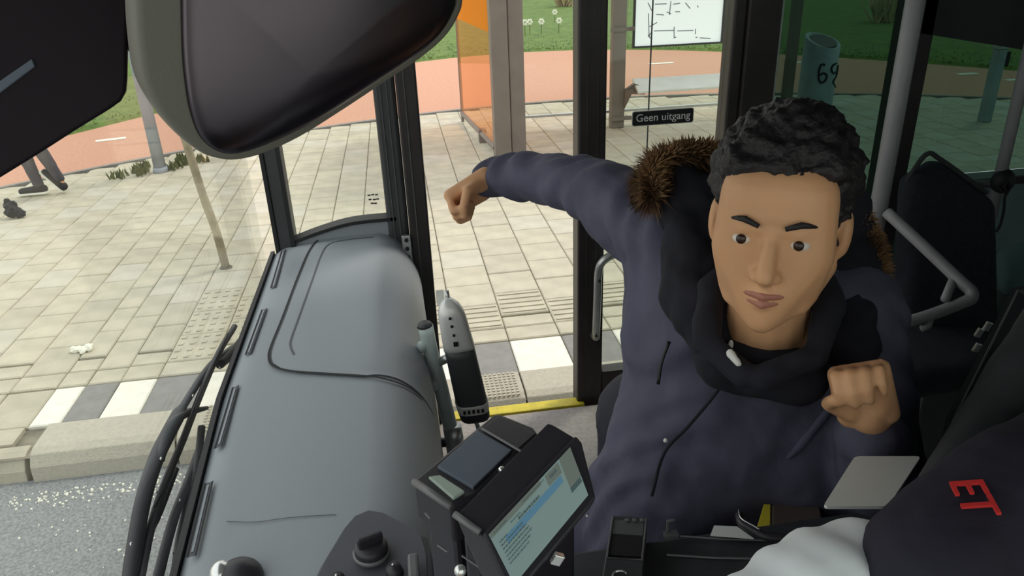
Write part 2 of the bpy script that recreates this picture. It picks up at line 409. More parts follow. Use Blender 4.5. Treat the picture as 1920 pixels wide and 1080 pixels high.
# kerb: low at the left, raised boarding kerb from x=-1.7
kerb = struct('kerb', MB().span((-20, 2.72, -.3), (20, 2.80, -.13)), 'kerb', 'pale concrete boarding kerb along the road')
def kerb_stone(x0, x1, y0, y1, ht, drop, m='kerb'):
    b = MB(); x1 -= .008
    pr = [(y1, -.28), (y1, ht), (y0+.07, ht), (y0+.03, ht-.012), (y0, ht-drop*.6), (y0-.02, -.28)]
    n = len(pr)
    b.add([(x0, y, z) for y, z in pr]+[(x1, y, z) for y, z in pr],
          [tuple(range(n))[::-1], tuple(range(n, 2*n))]+[(i, (i+1) % n, n+(i+1) % n, n+i) for i in range(n)])
    return obj('kerbstone', b, m, kerb, bevel=.004)
for x in (-5.72, -4.92, -4.12, -3.32, -2.52): kerb_stone(x, x+.8, 2.88, 2.99, -.01, .1, 'slab_c')
for (a, b_) in ((-1.70, -1.10), (-1.10, -.5), (-.5, .1), (.1, .46), (.46, 1.06), (1.06, 1.66), (1.66, 2.3), (2.3, 2.9)):
    k = kerb_stone(a, b_, 2.87, 3.12, .008, .10)
rb = MB()
for (x0, x1) in ((.13, .45), (-1.0, -.52)):
    for i in range(int((x1-x0)/.022)):
        for j in range(9): rb.span((x0+i*.022, 2.91+j*.024, .008), (x0+i*.022+.012, 2.91+j*.024+.014, .013))
o = obj('kerb_studs', rb, 'kerb', kerb); o['kind'] = 'stuff'
for x in [-5.7+.3*k for k in range(14)]:
    if x < -1.9: fw_ = obj('border_slab', MB().span((x, 2.995, -.05), (min(-1.705, x+.294), 3.12, .0)), 'slab_c', pav)

# weeds at the path edge, litter, paper
def tufts(name, spots, m, hgt, n, spread, rad=.012, parent=None):
    b = MB()
    for (x, y, z) in spots:
        for k in range(n):
            a = random.uniform(0, 6.28); r = random.uniform(0, spread); p = Vector((x+r*math.cos(a), y+r*math.sin(a), z))
            q = p+Vector((random.uniform(-.4, .4)*hgt, random.uniform(-.4, .4)*hgt, hgt*random.uniform(.5, 1)))
            s = Vector((random.uniform(-1, 1), random.uniform(-1, 1), 0)).normalized()*rad
            b.add([p-s, p+s, (p+q)/2+s*1.2, q, (p+q)/2-s*1.2], [(0, 1, 2, 3, 4)])
    return obj(name, b, m, parent)
sp = [tuple(onz(px, py)) for px, py in ((262, 322), (268, 316), (318, 318), (335, 312), (350, 308), (265, 328), (225, 333), (380, 303), (345, 300))]
o = tufts('weeds', sp, 'weed', .09, 22, .09); tag(o, 'low weeds sprouting along the path edge by the lamp post', 'weeds', kind='stuff')
p = onz(157, 658)
pm = sculpt([[((p.x-.035, p.y, .014), (.03, .025, .014)), ((p.x, p.y+.01, .012), .012)], [((p.x+.03, p.y+.005, .016), (.026, .03, .016))], [((p.x+.005, p.y-.02, .012), (.02, .02, .012))]], .005, 1, .012, 40)
tag(obj('crumpled_paper', pm, 'flower', None), 'crumpled white paper lying on the grey slabs near the kerb', 'litter')
p = onz(28, 408)
pm = sculpt([[((p.x, p.y, .05), (.06, .05, .05)), ((p.x+.02, p.y, .11), (.03, .03, .03))], [((p.x-.03, p.y+.02, .09), (.03, .03, .07))], [((p.x+.05, p.y-.02, .04), (.05, .03, .04))]], .008, 2, .02, 25)
tag(obj('litter_bag', pm, 'black', None), 'small crumpled black bag lying on the pavement at far left', 'litter')
for (px, py, r) in ((12, 715, .010), (200, 405, .008), (285, 455, .008), (310, 455, .008)): pass
cr = MB()
for k in range(300):
    x = random.uniform(-1.75, -.5); y = random.gauss(2.74, .035); s = random.uniform(.003, .008)
    if y > 2.79: y = 2.78
    cr.box((x, y, -.12+s/2), (s, s, s))
for k in range(160):
    x = random.uniform(-2.0, -.55); y = random.uniform(1.6, 2.6); s = random.uniform(.003, .007)
    cr.box((x, y, -.12+s/2), (s, s*1.3, s))
tag(obj('grit', cr, 'flower', None), 'pale grit and small stones scattered on the asphalt along the kerb', 'grit', kind='stuff')
fl = [(985, 62, 3), (1015, 60, 1), (1048, 58, 1), (1082, 58, 1), (1040, 40, 1)]
for i, (px, py, n) in enumerate(fl):
    q = onz(px, py, .1); b = MB(); hh = .10
    for j in range(n):
        c = Vector((q.x+.12*(j-(n-1)/2), q.y+.05*j, .32)); 
        for a in range(6):
            an = a*math.pi/3; b.ell(c+Vector((.045*math.cos(an), -.02, .045*math.sin(an))), (.03, .02, .03), None, 8, 5)
    t = thing('daffodil_clump', ['white flower clump, largest, at the left end of the row on the lawn', 'single white flower second from the left in the lawn row', 'single white flower third from the left in the lawn row', 'white flower at the right end of the lawn row by the door post', 'small white flower behind the row on the lawn'][i], 'flower', (q.x, q.y, .05), 'white flowers on the lawn')
    obj('petals', b, 'flower', t, True)
    s = MB()
    for j in range(n): s.tube([(q.x+.12*(j-(n-1)/2), q.y+.05*j+.01, .03), (q.x+.12*(j-(n-1)/2), q.y+.05*j, .30)], .008, 6)
    obj('stem', s, 'weed', t)
for i, (px, py) in enumerate(((1060, 12), (1655, 40))):
    q = onz(px, py, .1); o = tufts('reed_tuft', [(q.x, q.y, .05)], 'sand', .9 if i == 0 else .8, 160, .22, .02)
    tag(o, ['dry pale reed tuft on the lawn above the white flowers', 'dry pale reed tuft on the lawn seen through the tinted window'][i], 'plant', kind='stuff')
gt = []
b = MB()
for k in range(7000):
    x = random.uniform(-4, 10); y = far_edge(x)+.05+random.random()**1.5*6; h = random.uniform(.02, .05)
    a = random.uniform(0, 3.14); s = Vector((math.cos(a), math.sin(a), 0))*.014
    p = Vector((x, y, .03)); b.add([p-s, p+s, p+Vector((random.uniform(-.04, .04), random.uniform(-.04, .04), h))], [(0, 1, 2)])
o = obj('grass_blades', b, 'grass', lawn); o['kind'] = 'stuff'

# street furniture ----------------------------------------------------
bp = onz(302, 322); tp = ony(248, 90, bp.y)
d = (tp-bp).normalized(); L = thing('lamp_post', 'blue grey steel lamp post standing at the cycle path edge', 'post', bp)
obj('pole', MB().tube([bp, bp+d*1.0, bp+d*5.0], [.058, .052, .04], 20), 'lamppost', L, True)
obj('base_collar', MB().tube([bp-Vector((0, 0, .01)), bp+d*.05], [.075, .066], 20), 'lamppost', L, True)
obj('lamp_head', MB().ell(bp+d*5.0+Vector((.25, 0, 0)), (.35, .1, .06)), 'lamppost', L, True)
bp = onz(424, 502); tp = ony(350, 270, bp.y); d = (tp-bp)
t = thing('young_tree', 'thin bare beige sapling trunk leaning left in the pavement', 'tree', bp)
obj('trunk', MB().tube(interp([bp-Vector((0, 0, .02)), bp+d*.3+Vector((.01, 0, 0)), bp+d*.6, bp+d*1.0, bp+d*1.7, bp+d*2.8+Vector((.05, 0, 0))], 4), [.027]*8+[.025]*8+[.02]*5, 14), 'bark', t, True)
for k in range(6):
    a = k*1.1; s = bp+d*(1.9+.15*k)
    obj('branch', MB().tube([s, s+Vector((.25*math.cos(a), .25*math.sin(a), .25)), s+Vector((.45*math.cos(a), .45*math.sin(a), .6))], [.012, .008, .004], 7), 'bark', t, True)
q = bp; obj('tree_pit_ring', MB().tube([q+Vector((0, 0, -.01)), q+Vector((0, 0, .006))], .04, 16), 'joint', t)

# bus shelter: things that stand by themselves
sh = thing('bus_shelter', 'bus shelter frame with brown grey posts and glass panes', 'shelter', (1.6, 8.3, 0))
P1 = 7.1
pa = ony(925, 200, P1); pb = ony(985, 200, P1)
wv = pb.x-pa.x
obj('post', MB().span((pa.x, P1-.02, 0), (pa.x+wv*.52, P1+.14, 2.45)), 'post', sh, bevel=.008)
obj('post', MB().span((pa.x+wv*.54, P1, 0), (pb.x, P1+.12, 2.45)), 'post', sh, bevel=.008)
fa = onz(893, 203, .08)
SB = 8.25
obj('side_rail', MB().tube([(pa.x+.02, P1+.1, .10), (pa.x-.14, 9.0, .10)], .03, 8), 'post', sh)
sidea, sideb = Vector((pa.x+.02, P1+.08, 0)), Vector((pa.x-.14, 9.0, 0))
def pane(a, b, z0, z1, th=.012):
    dd = (b-a).normalized(); nn = Vector((-dd.y, dd.x, 0))*th
    return MB().prism([a+Vector((0, 0, z0)), b+Vector((0, 0, z0)), b+Vector((0, 0, z1)), a+Vector((0, 0, z1))], nn)
obj('side_pane', pane(sidea, sideb, .14, 1.18), 'glassorange', sh)
obj('poster_pane', pane(sidea, sideb, 1.18, 2.3), 'orange', sh)
obj('side_edge', MB().tube([sideb, sideb+Vector((0, 0, 2.45))], .018, 8), 'post', sh)
q = onz(907, 266); obj('foot', MB().span((q.x-.05, q.y-.05, 0), (q.x+.03, q.y+.05, .14)), 'post', sh)
c0 = ony(1156, 238, 8.15)
a0 = ony(1145, 150, 8.15); a1 = ony(1169, 150, 8.15)
obj('post', MB().span((a0.x, 8.08, 0), (a1.x, 8.2, 2.45)), 'post', sh, bevel=.008)
for py in (55, 222):
    q = ony(1158, py, 8.08); obj('clamp', MB().span((a0.x-.03, 8.05, q.z-.02), (a1.x+.08, 8.1, q.z+.02)), 'post', sh)
obj('back_pane', MB().span((1.2, 8.24, .16), (a0.x-.03, 8.25, 2.3)), 'glass', sh)
obj('back_pane', MB().span((a1.x+.03, 8.24, .16), (4.4, 8.25, 2.3)), 'glass', sh)
q = ony(1040, 233, 8.24)
obj('pane_rail', MB().span((1.2, 8.22, .15), (4.4, 8.27, .175)), 'steel', sh)
obj('post', MB().span((4.4, 8.15, 0), (4.5, 8.25, 2.45)), 'post', sh, bevel=.008)
obj('roof', MB().span((.6, 6.9, 2.45), (4.8, 9.1, 2.55)), 'post', sh)
# map board
M0, M1 = ony(1189, 87, 8.12), ony(1350, 85, 8.12)
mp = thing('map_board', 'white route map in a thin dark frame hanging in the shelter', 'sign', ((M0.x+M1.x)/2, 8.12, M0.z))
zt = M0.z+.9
obj('sheet', MB().span((M0.x, 8.12, M0.z), (M1.x, 8.135, zt)), mat('map_paper_glow', (.95, .97, .97), .5, emit=(.9, 1, 1), estr=.45), mp)  # glow added to the paper so the map reads white through the door glass
fr = MB(); e = .018
fr.span((M0.x-e, 8.10, M0.z-e), (M1.x+e, 8.14, M0.z)); fr.span((M0.x-e, 8.10, zt), (M1.x+e, 8.14, zt+e))
fr.span((M0.x-e, 8.10, M0.z), (M0.x, 8.14, zt)); fr.span((M1.x, 8.10, M0.z), (M1.x+e, 8.14, zt)); obj('frame', fr, 'framegrey', mp)
b = MB()
def seg(a, c, w=.006):
    A = ony(*a, 8.118); B = ony(*c, 8.118); d = (B-A); n = Vector((-d.z, 0, d.x)).normalized()*w/2
    obj('map_line', MB().prism([A-n, B-n, B+n, A+n], (0, -.002, 0)), MAPINK, mp)
MAPINK = mat('map_ink', (.25, .27, .3), .6)
lines = [((1215, 5), (1222, 20)), ((1228, 8), (1250, 7)), ((1258, 2), (1255, 28)), ((1262, 8), (1275, 6)), ((1285, 5), (1294, 16)), ((1230, 27), (1245, 28)), ((1250, 22), (1258, 26)), ((1266, 22), (1275, 22)), ((1218, 50), (1232, 42)), ((1216, 25), (1217, 70)),
         ((1226, 58), (1264, 57)), ((1270, 58), (1300, 57)), ((1264, 50), (1264, 72)), ((1304, 54), (1304, 64)), ((1215, 66), (1222, 74)), ((1222, 60), (1216, 68)), ((1264, 70), (1268, 70)), ((1304, 70), (1308, 70)), ((1312, 71), (1332, 72)), ((1308, 10), (1309, 14))]
for l in lines: seg(*l, w=.009)
# bench
bA, bB = ony(1195, 160, 7.95), ony(1349, 160, 7.95)
zb = ony(1200, 168, 7.95).z
bn = obj('bench_seat', MB().prism([(bA.x-.02, 7.85, zb), (bA.x+.0, 8.14, zb+.09), (bA.x+.0, 8.16, zb+.07), (bA.x-.02, 7.86, zb-.03)], (1.5, 0, 0)), mat('bench_pale', (.88, .90, .86), .4, var=.04, scale=8), sh, bevel=.006); bn['label'] = 'pale white metal bench seat'
obj('bracket', MB().prism([(a1.x-.01, 8.05, zb-.02), (bA.x-.02, 7.98, zb+.06), (bA.x+.10, 7.98, zb+.02), (bA.x+.1, 7.98, zb-.06), (bA.x-.05, 7.98, zb-.05), (a1.x-.01, 8.05, zb-.22)], (0, .06, 0)), 'post', bn)
obj('bracket', MB().span((bA.x+1.35, 7.95, 0), (bA.x+1.42, 8.05, zb)), 'post', bn)
# litter bin
bq = Vector((5.08, 8.55, 0)); bt = ony(1543, 72, 8.55)
bi = thing('litter_bin', 'grey cylindrical litter bin with a scooped top and black graffiti', 'bin', bq)
rb_ = .205; n = 28; vs = []; fs = []
for j, (rr, zf) in enumerate(((1, 0), (1, 1), (.80, 1), (.78, .93), (.0, .90))):
    for k in range(n):
        a = 2*math.pi*k/n; z = zf*bt.z + ((.07*math.sin(a)+.025*math.cos(a+math.pi)-.02) if j in (1, 2) else .05*math.sin(a) if j == 3 else 0)*1.0
        vs.append((bt.x+rb_*rr*math.cos(a), 8.55+rb_*rr*math.sin(a), max(0, z)))
for j in range(4):
    for k in range(n): k2 = (k+1) % n; fs.append((j*n+k, j*n+k2, (j+1)*n+k2, (j+1)*n+k))
bin_ = obj('body', MB().add(vs, fs), 'bin', bi, True)
obj('liner', MB().prism([(bt.x+rb_*.79*math.cos(a*.2244), 8.55+rb_*.79*math.sin(a*.2244), bt.z*.965+.055*math.sin(a*.2244)) for a in range(28)], (0, 0, -.02)), 'black', bi)
def squig(pts, r, Y=None):
    out = []
    for px, py in pts:
        dr = ray(px, py); # intersect with the bin's cylinder
        ox, oy = -bt.x, -8.55; A = dr.x**2+dr.y**2; B = 2*(ox*dr.x+oy*dr.y); Cc = ox*ox+oy*oy-(rb_+.003)**2
        disc = max(0, B*B-4*A*Cc); tt = (-B-math.sqrt(disc))/(2*A); out.append(CAMP+dr*tt)
    return MB().tube(interp(out, 4), r, 6)
gx = MB()
for pts in ([(1547, 122), (1540, 121), (1536, 132), (1535, 147), (1540, 155), (1548, 150), (1550, 141), (1544, 137), (1537, 141)],
            [(1568, 119), (1562, 122), (1559, 131), (1563, 137), (1569, 133), (1571, 122), (1568, 142), (1562, 153), (1566, 163)]):
    s = squig(pts, .013); gx.add(s.v, s.f)
obj('graffiti', gx, 'black', bi)
# bollard post at right
q = onz(1845, 228); t = thing('bollard', 'grey square post standing beyond the tinted rear window', 'post', q)
tz = ony(1862, 92, q.y).z
obj('shaft', MB().span((q.x-.05, q.y-.05, 0), (q.x+.05, q.y+.05, tz)), 'bin', t, bevel=.01)
obj('cap', MB().span((q.x-.06, q.y-.06, tz), (q.x+.06, q.y+.06, tz+.04)), 'steel', t, bevel=.01)
obj('side_box', MB().span((q.x+.05, q.y-.04, tz-.18), (q.x+.10, q.y+.04, tz-.03)), 'black', t)

# ================================================================== BUS SHELL
YD = 2.42   # inner face of the door side
struct('floor', MB().span((-.5, -.3, .10), (9, 2.36, .28)), 'busfloor', 'brown grey vinyl bus floor')
struct('ceiling', MB().span((-.52, -.32, 2.42), (9, 2.52, 2.50)), 'panel', 'bus ceiling')
w = MB(); w.span((-.5, -.36, .1), (9, -.28, 1.1)); w.span((-.5, -.36, 2.2), (9, -.28, 2.42)); w.span((1.6, -.36, 1.1), (1.8, -.28, 2.2)); w.span((3.6, -.36, 1.1), (3.8, -.28, 2.2)); w.span((5.6, -.36, 1.1), (5.8, -.28, 2.2)); w.span((-.5, -.36, 1.1), (-.4, -.28, 2.2))
struct('wall_left', w, 'paneldark', 'driver side wall of the bus')
struct('window_1', MB().span((-.4, -.33, 1.1), (1.6, -.32, 2.2)), 'glassleaf', 'driver side window')
struct('window_2', MB().span((1.8, -.33, 1.1), (3.6, -.32, 2.2)), 'glassgreen', 'left passenger window')
struct('window_3', MB().span((3.8, -.33, 1.1), (5.6, -.32, 2.2)), 'glassgreen', 'second left passenger window')
struct('wall_back', MB().span((8.95, -.3, .1), (9.02, 2.5, 2.45)), 'paneldark', 'rear wall of the bus')
struct('wall_front', MB().span((-.50, -.36, -.0), (-.475, 2.45, .86)), 'paneldark', 'bus front below the windscreen')
w = MB(); w.span((-.52, -.36, .86), (-.46, -.20, 2.45)); w.span((-.56, -.36, 2.30), (-.46, 2.45, 2.45))
struct('trim_1', w, 'frame', 'windscreen surround')
sealb = MB(); v = []; f = []
for k in range(30):
    y = .40+2.01*k/29; xe = -.464+(.010+.036*max(0, min(1.6, (1.5-y)/.6)))
    v += [(xe, y, .90), (xe, y, 1.006), (xe-.012, y, 1.004), (xe-.016, y, .90)]
    if k: a = 4*(k-1); f += [(a, a+4, a+5, a+1), (a+1, a+5, a+6, a+2), (a+2, a+6, a+7, a+3)]
sealb.add(v, f); struct('trim_2', sealb, 'rubber', 'black windscreen seal along the dashboard')
ws = struct('window_4', MB().span((-.492, -.2, .86), (-.486, 2.40, 2.32)), 'glass', 'clear windscreen')
# corner post, corner window, front door post
cp0, cp1 = ony(521, 445, 2.44), ony(553, 445, 2.44)
struct('trim_3', MB().span((cp0.x, 2.40, .95), (cp1.x, 2.50, 2.42)), 'framegrey', 'dark corner post of the windscreen', bevel=.01)
obj('edge_strip', MB().span((cp0.x-.006, 2.395, .95), (cp0.x+.006, 2.41, 2.42)), 'rubber', bpy.data.objects['trim_3'])
obj('edge_strip', MB().span((cp1.x-.010, 2.395, .95), (cp1.x+.004, 2.41, 2.42)), 'rubber', bpy.data.objects['trim_3'])
struct('window_5', MB().span((cp1.x, 2.45, 1.0), (-.07, 2.456, 2.4)), 'glass', 'narrow corner window above the dashboard')
# curved sill under the corner window
s0 = [ony(550, 447, 2.43), ony(600, 428, 2.43), ony(660, 411, 2.43), ony(742, 402, 2.43)]
sp_ = interp(s0, 5)
b = MB()
v = []; f = []
for p in sp_: v += [(p.x, 2.40, p.z), (p.x, 2.40, p.z-.012), (p.x, 2.46, p.z), (p.x, 2.46, p.z-.012)]
for i in range(len(sp_)-1):
    a, c = 4*i, 4*i+4; f += [(a, c, c+1, a+1), (a+2, c+2, c, a), (a+3, c+3, c+2, a+2)]
b.add(v, f); struct('trim_4', b, 'rubber', 'black seal below the corner window')
b = MB(); v = []; f = []
for p in sp_: v += [(p.x, 2.41, p.z-.006), (p.x, 2.41, .3), (p.x, 2.47, p.z-.006), (p.x, 2.47, .3)]
for i in range(len(sp_)-1):
    a, c = 4*i, 4*i+4; f += [(a, c, c+1, a+1), (a+2, c+2, c, a), (a+3, c+3, c+2, a+2)]
b.add(v, f); struct('wall_right_front', b, 'dash', 'grey panel below the corner window')
em = MB()
for i, (px, py) in enumerate(((692, 366), (699, 365), (706, 365), (694, 374), (702, 374), (708, 373), (698, 381), (704, 381))):
    q = ony(px, py, 2.448); em.span((q.x-.005, 2.446, q.z-.002), (q.x+.005, 2.449, q.z+.002))
obj('etched_mark', em, 'black', bpy.data.objects['window_5'])
dpost = struct('trim_5', MB().span((-.075, 2.40, 0.0), (-.005, 2.50, 2.42)), 'framegrey', 'grey rubber door post at the dashboard end', bevel=.012)
d2 = struct('trim_6', MB().span((-.004, 2.36, 0.0), (.062, 2.50, 2.42)), 'frame', 'black front post of the door opening', bevel=.006)
for xx in (-.055, -.035, .020): obj('groove', MB().span((xx, 2.357 if xx > 0 else 2.397, .1), (xx+.003, 2.362 if xx > 0 else 2.402, 2.4)), 'panel', d2 if xx > 0 else dpost)
# latch on the post
lt = MB(); q = ony(765, 463, 2.36)
lt.span((q.x-.018, 2.345, q.z-.045), (q.x+.012, 2.36, q.z+.045))
l = obj('latch', lt, 'steel', d2, bevel=.003)
for dz in (-.03, 0, .03): obj('screw', MB().tube([(q.x-.003, 2.340, q.z+dz), (q.x-.003, 2.346, q.z+dz)], .007, 8), 'black', l)
# door opening: threshold and yellow edge
y0, y1 = .062, .60
struct('trim_7', MB().span((y0, 2.37, .20), (y1, 2.425, .284)), 'yellow', 'yellow edge strip of the boarding step', bevel=.004)
# rear door leaf (closed)
dr = thing('door_1', 'closed rear door leaf with a dark frame and glass', 'door', (.85, 2.44, .28)); dr['kind'] = 'structure'; del dr['category']
obj('stile', MB().span((.575, 2.39, .22), (.672, 2.47, 2.42)), 'frame', dr, bevel=.008)
obj('stile', MB().span((1.085, 2.39, .22), (1.13, 2.47, 2.42)), 'frame', dr, bevel=.008)
obj('rail', MB().span((.672, 2.40, .22), (1.085, 2.46, .40)), 'frame', dr, bevel=.008)
obj('rail', MB().span((.672, 2.40, 2.32), (1.085, 2.46, 2.42)), 'frame', dr)
obj('pane', MB().span((.672, 2.43, .40), (1.085, 2.436, 2.32)), 'glassleaf', dr)
obj('groove', MB().span((.605, 2.387, .3), (.608, 2.391, 2.4)), 'framegrey', dr)
obj('groove', MB().span((.640, 2.387, .3), (.643, 2.391, 2.4)), 'framegrey', dr)
# middle light gap line in the glass
q0 = ony(1210, 20, 2.43); obj('pane_edge', MB().span((.825, 2.427, .42), (.829, 2.431, 2.3)), 'panel', dr)
A = [ony(*p, 2.36) for p in ((1160, 474), (1148, 478), (1130, 490), (1122, 510), (1120, 560), (1117, 632))]
hd = obj('handle', MB().tube([A[0]+Vector((0, .05, 0))]+interp(A, 4)+[A[-1]+Vector((0, .045, -.005))], .015, 12), 'steel', dr, True)
for (px, py) in ((1124, 527), (1118, 630)):
    q = ony(px, py, 2.343); obj('screw', MB().ell(q, (.006, .004, .006), None, 8, 6), 'black', hd)
# sticker: Geen uitgang
S0, S1 = ony(1186, 209, 2.42), ony(1302, 207, 2.42); sc = ony(1244, 220, 2.42)
sgn = thing('exit_sticker', 'black sticker with white lettering on the door glass', 'sticker', sc)
wS = S1.x-S0.x; hS = .051
def rrect(cx, cz, w, h, r, Y, n=5):
    pts = []
    for (sx, sz, a0_) in ((1, 1, 0), (-1, 1, 90), (-1, -1, 180), (1, -1, 270)):
        for k in range(n+1):
            a = math.radians(a0_+90*k/n); pts.append(Vector((cx+sx*(w/2-r)+r*math.cos(a), Y, cz+sz*(h/2-r)+r*math.sin(a))))
    return pts
obj('border', MB().prism(rrect(sc.x, sc.z, wS, hS, .008, 2.4255), (0, .002, 0)), 'white', sgn)
obj('plate', MB().prism(rrect(sc.x, sc.z, wS-.005, hS-.005, .007, 2.4235), (0, .002, 0)), 'black', sgn)
tm = text_mesh('Geen uitgang', .036, frame_mat((sc.x, 2.4225, sc.z+.001), (1, 0, 0), (0, 0, 1)), .0006)
obj('lettering', tm, mat('letter_white', (.85, .85, .85), .5), sgn)
# pillar, tinted windows and wall to the right
struct('trim_8', MB().span((1.13, 2.38, .1), (1.245, 2.50, 2.42)), 'frame', 'wide black pillar behind the door', bevel=.006)
struct('window_6', MB().span((1.245, 2.44, .42), (1.72, 2.446, 2.3)), 'glassgreen', 'green tinted window behind the door')
obj('pane_edge', MB().span((1.262, 2.43, .42), (1.274, 2.439, 2.3)), 'palerail', bpy.data.objects['window_6'])
struct('trim_9', MB().span((1.72, 2.38, .1), (1.795, 2.50, 2.42)), 'frame', 'black pillar behind the grab pole', bevel=.006)
sill = ony(1860, 320, 2.44).z
struct('window_7', MB().span((1.795, 2.44, sill), (4.2, 2.446, 2.3)), 'glassgreen', 'green tinted rear side window')
w = MB(); w.span((1.245, 2.42, .1), (1.72, 2.5, .42)); w.span((1.795, 2.42, .1), (9, 2.5, sill-.02)); w.span((4.2, 2.42, sill), (9, 2.5, 2.42))
struct('wall_right', w, 'teal', 'grey green side panel below the rear window')
struct('trim_10', MB().span((1.795, 2.36, sill-.035), (6, 2.44, sill+.0)), 'frame', 'black sill of the rear window', bevel=.005)
hz = [ony(1732, 62, 2.38), ony(1922, 105, 2.38)]
struct('trim_11', MB().prism([(1.745, 2.38, hz[0].z), (2.26, 2.38, hz[1].z), (3.6, 2.38, hz[1].z-.30), (3.6, 2.38, 2.42), (1.745, 2.38, 2.42)], (0, .05, 0)), 'paneldark', 'dark header panel above the rear window')

# ================================================================== DASHBOARD
def zs(x):
    # cross-section height of the dash top
    if x < -.40: return 1.018-((-.40-x)/.06)**2*.02
    if x < -.12: return 1.018+.014*math.sin((x+.40)/.28*math.pi/2)
    t = min(1, (x+.12)/.14); return 1.032-.19*(1-math.sqrt(max(0, 1-t*t)))
def warpx(x, y):
    if x > -.12: return x
    return x+(.010+.036*max(0, min(1.6, (1.5-y)/.6)))*(-.12-x)/.342
dash = thing('dashboard', 'large smooth grey bus dashboard below the windscreen', 'dashboard', (-.2, 1.4, .3))
px_ = [-.462+.02*k for k in range(18)]+[-.12+.14*math.sin(math.radians(a)) for a in range(4, 91, 5)]+[.02]
prof = [(x, zs(x)) for x in px_] + [(.03, .6), (.03, .3)]
prof = [(-.462, .60)]+prof
ys = [.45+.1*k for k in range(20)]+[2.405]
v = []; f = []
for y in ys:
    for (x, z) in prof: v.append((warpx(x, y), y, z))
n = len(prof)
for i in range(len(ys)-1):
    for k in range(n-1): f.append((i*n+k, i*n+k+1, (i+1)*n+k+1, (i+1)*n+k))
f.append(tuple(range(n))); f.append(tuple((len(ys)-1)*n+k for k in range(n))[::-1])
db = obj('body', MB().add(v, f), 'dash', dash, True)
# hatch lid
def surf(px, py, off=0.0):
    z = 1.03
    for _ in range(6):
        p = onz(px, py, z); z = zs(max(-.46, min(.015, p.x)))
    p = onz(px, py, z+off); return p
outer = [(746, 437), (690, 432), (640, 437), (605, 447), (582, 470), (560, 520), (530, 600), (510, 650), (505, 672), (512, 688), (540, 698), (600, 703), (680, 708), (730, 716), (770, 732), (795, 752)]
oc = [surf(*p) for p in outer]; oc = interp(oc, 5)
def ribbon(pts, w, h):
    b = MB(); v = []; f = []
    for i, p in enumerate(pts):
        t = (pts[min(i+1, len(pts)-1)]-pts[max(i-1, 0)]); t.z = 0; t.normalize(); nn = Vector((-t.y, t.x, 0))*w/2
        for s_ in (-1, 1):
            q = p+nn*s_; x = min(.015, q.x); v.append((q.x, q.y, zs(x)+h)); 
    for i in range(len(pts)-1): f.append((2*i, 2*i+1, 2*i+3, 2*i+2))
    b.add(v, f); 
    b2 = MB(); b2.add([(x, y, z-.004) for x, y, z in v]+v, [(a+len(v), b_+len(v), c+len(v), d_+len(v)) for a, b_, c, d_ in f])
    return b2
# lid mesh: grid between outline and the right edge
lid = MB(); v = []; f = []
import bisect
loop = [p for p in oc]
ylist = [1.36+.03*k for k in range(36)]
def xleft(y):
    xsr = []
    for a, c in zip(loop[:-1], loop[1:]):
        if (a.y-y)*(c.y-y) <= 0 and abs(a.y-c.y) > 1e-6: xsr.append(a.x+(c.x-a.x)*(y-a.y)/(c.y-a.y))
    return min(xsr) if xsr else None
rows = [(y, xleft(y)) for y in ylist]; rows = [(y, x) for y, x in rows if x is not None and x < 0]
NX = 22
for (y, xl) in rows:
    xl += .006
    for k in range(NX+1):
        x = xl+(.012-xl)*k/NX; v.append((x, y, zs(x)+.004))
for i in range(len(rows)-1):
    for k in range(NX): f.append((i*(NX+1)+k, i*(NX+1)+k+1, (i+1)*(NX+1)+k+1, (i+1)*(NX+1)+k))
hatch = obj('hatch_lid', MB().add(v, f), 'dash', dash, True)
obj('hatch_seam', ribbon(oc, .007, .0052), 'seam', dash)
inner = interp([surf(*p) for p in ((700, 447), (650, 452), (618, 460), (603, 480), (585, 530), (560, 600), (546, 640), (546, 655), (552, 668))], 5)
obj('hatch_crease', ribbon(inner, .005, .0052), 'dashdark', dash)
# vent slots
for (a, c) in (((528, 470), (507, 540)), ((492, 580), (460, 665)), ((438, 725), (404, 840)), ((388, 905), (354, 1045))):
    A, B = surf(a[0]+4, a[1]), surf(c[0]+5, c[1])
    sl = obj('vent_slot', ribbon(interp([A, (A+B)/2, B], 4), .016, .0012), 'dashdark', dash)
    d = (B-A).normalized(); nn = Vector((-d.y, d.x, 0))
    ends = A-d*.004, B+d*.004
    for s_ in (-1, 1): obj('slot_lip', ribbon([A+nn*s_*.007, B+nn*s_*.007], .003, .0020), 'seam', sl)
    obj('slot_louvre', ribbon([A+d*.01, B-d*.01], .004, .0024), 'dash', sl)
# faint seam across
obj('cover_seam', ribbon(interp([surf(425, 979), surf(480, 980), surf(540, 972), surf(630, 966)], 4), .002, .0015), 'dashdark', dash)
# instrument pod
pod = thing('instrument_pod', 'dark grey switch pod on the dashboard with a round knob', 'control panel', surf(690, 1020))
pts = [(570, 1110), (600, 1050), (640, 985), (662, 960), (690, 948), (720, 953), (760, 974), (800, 998), (812, 1040), (815, 1120), (560, 1140)]
PP = [surf(x, y) for x, y in pts]; PP = [Vector((p.x, p.y, 1.035)) if True else p for p in [onz(x, y, 1.045) for x, y in pts]]
obj('rim', MB().prism([p+Vector((0, 0, .006)) for p in PP], (0, 0, -.09)), 'dashdark', pod, bevel=.012, bseg=4)
cc = sum(PP, Vector())/len(PP)
fp = [cc+(p-cc)*.90 for p in PP]
obj('face_plate', MB().prism([p+Vector((0, 0, .009)) for p in fp], (0, 0, -.01)), mat('pod_face', (.085, .09, .11), .55), pod, bevel=.002)
kc = onz(694, 1016, 1.075); 
ring = MB().tube([kc+Vector((0, 0, -.022)), kc+Vector((0, 0, -.008)), kc+Vector((0, 0, -.004))], [.026, .026, .022], 32)
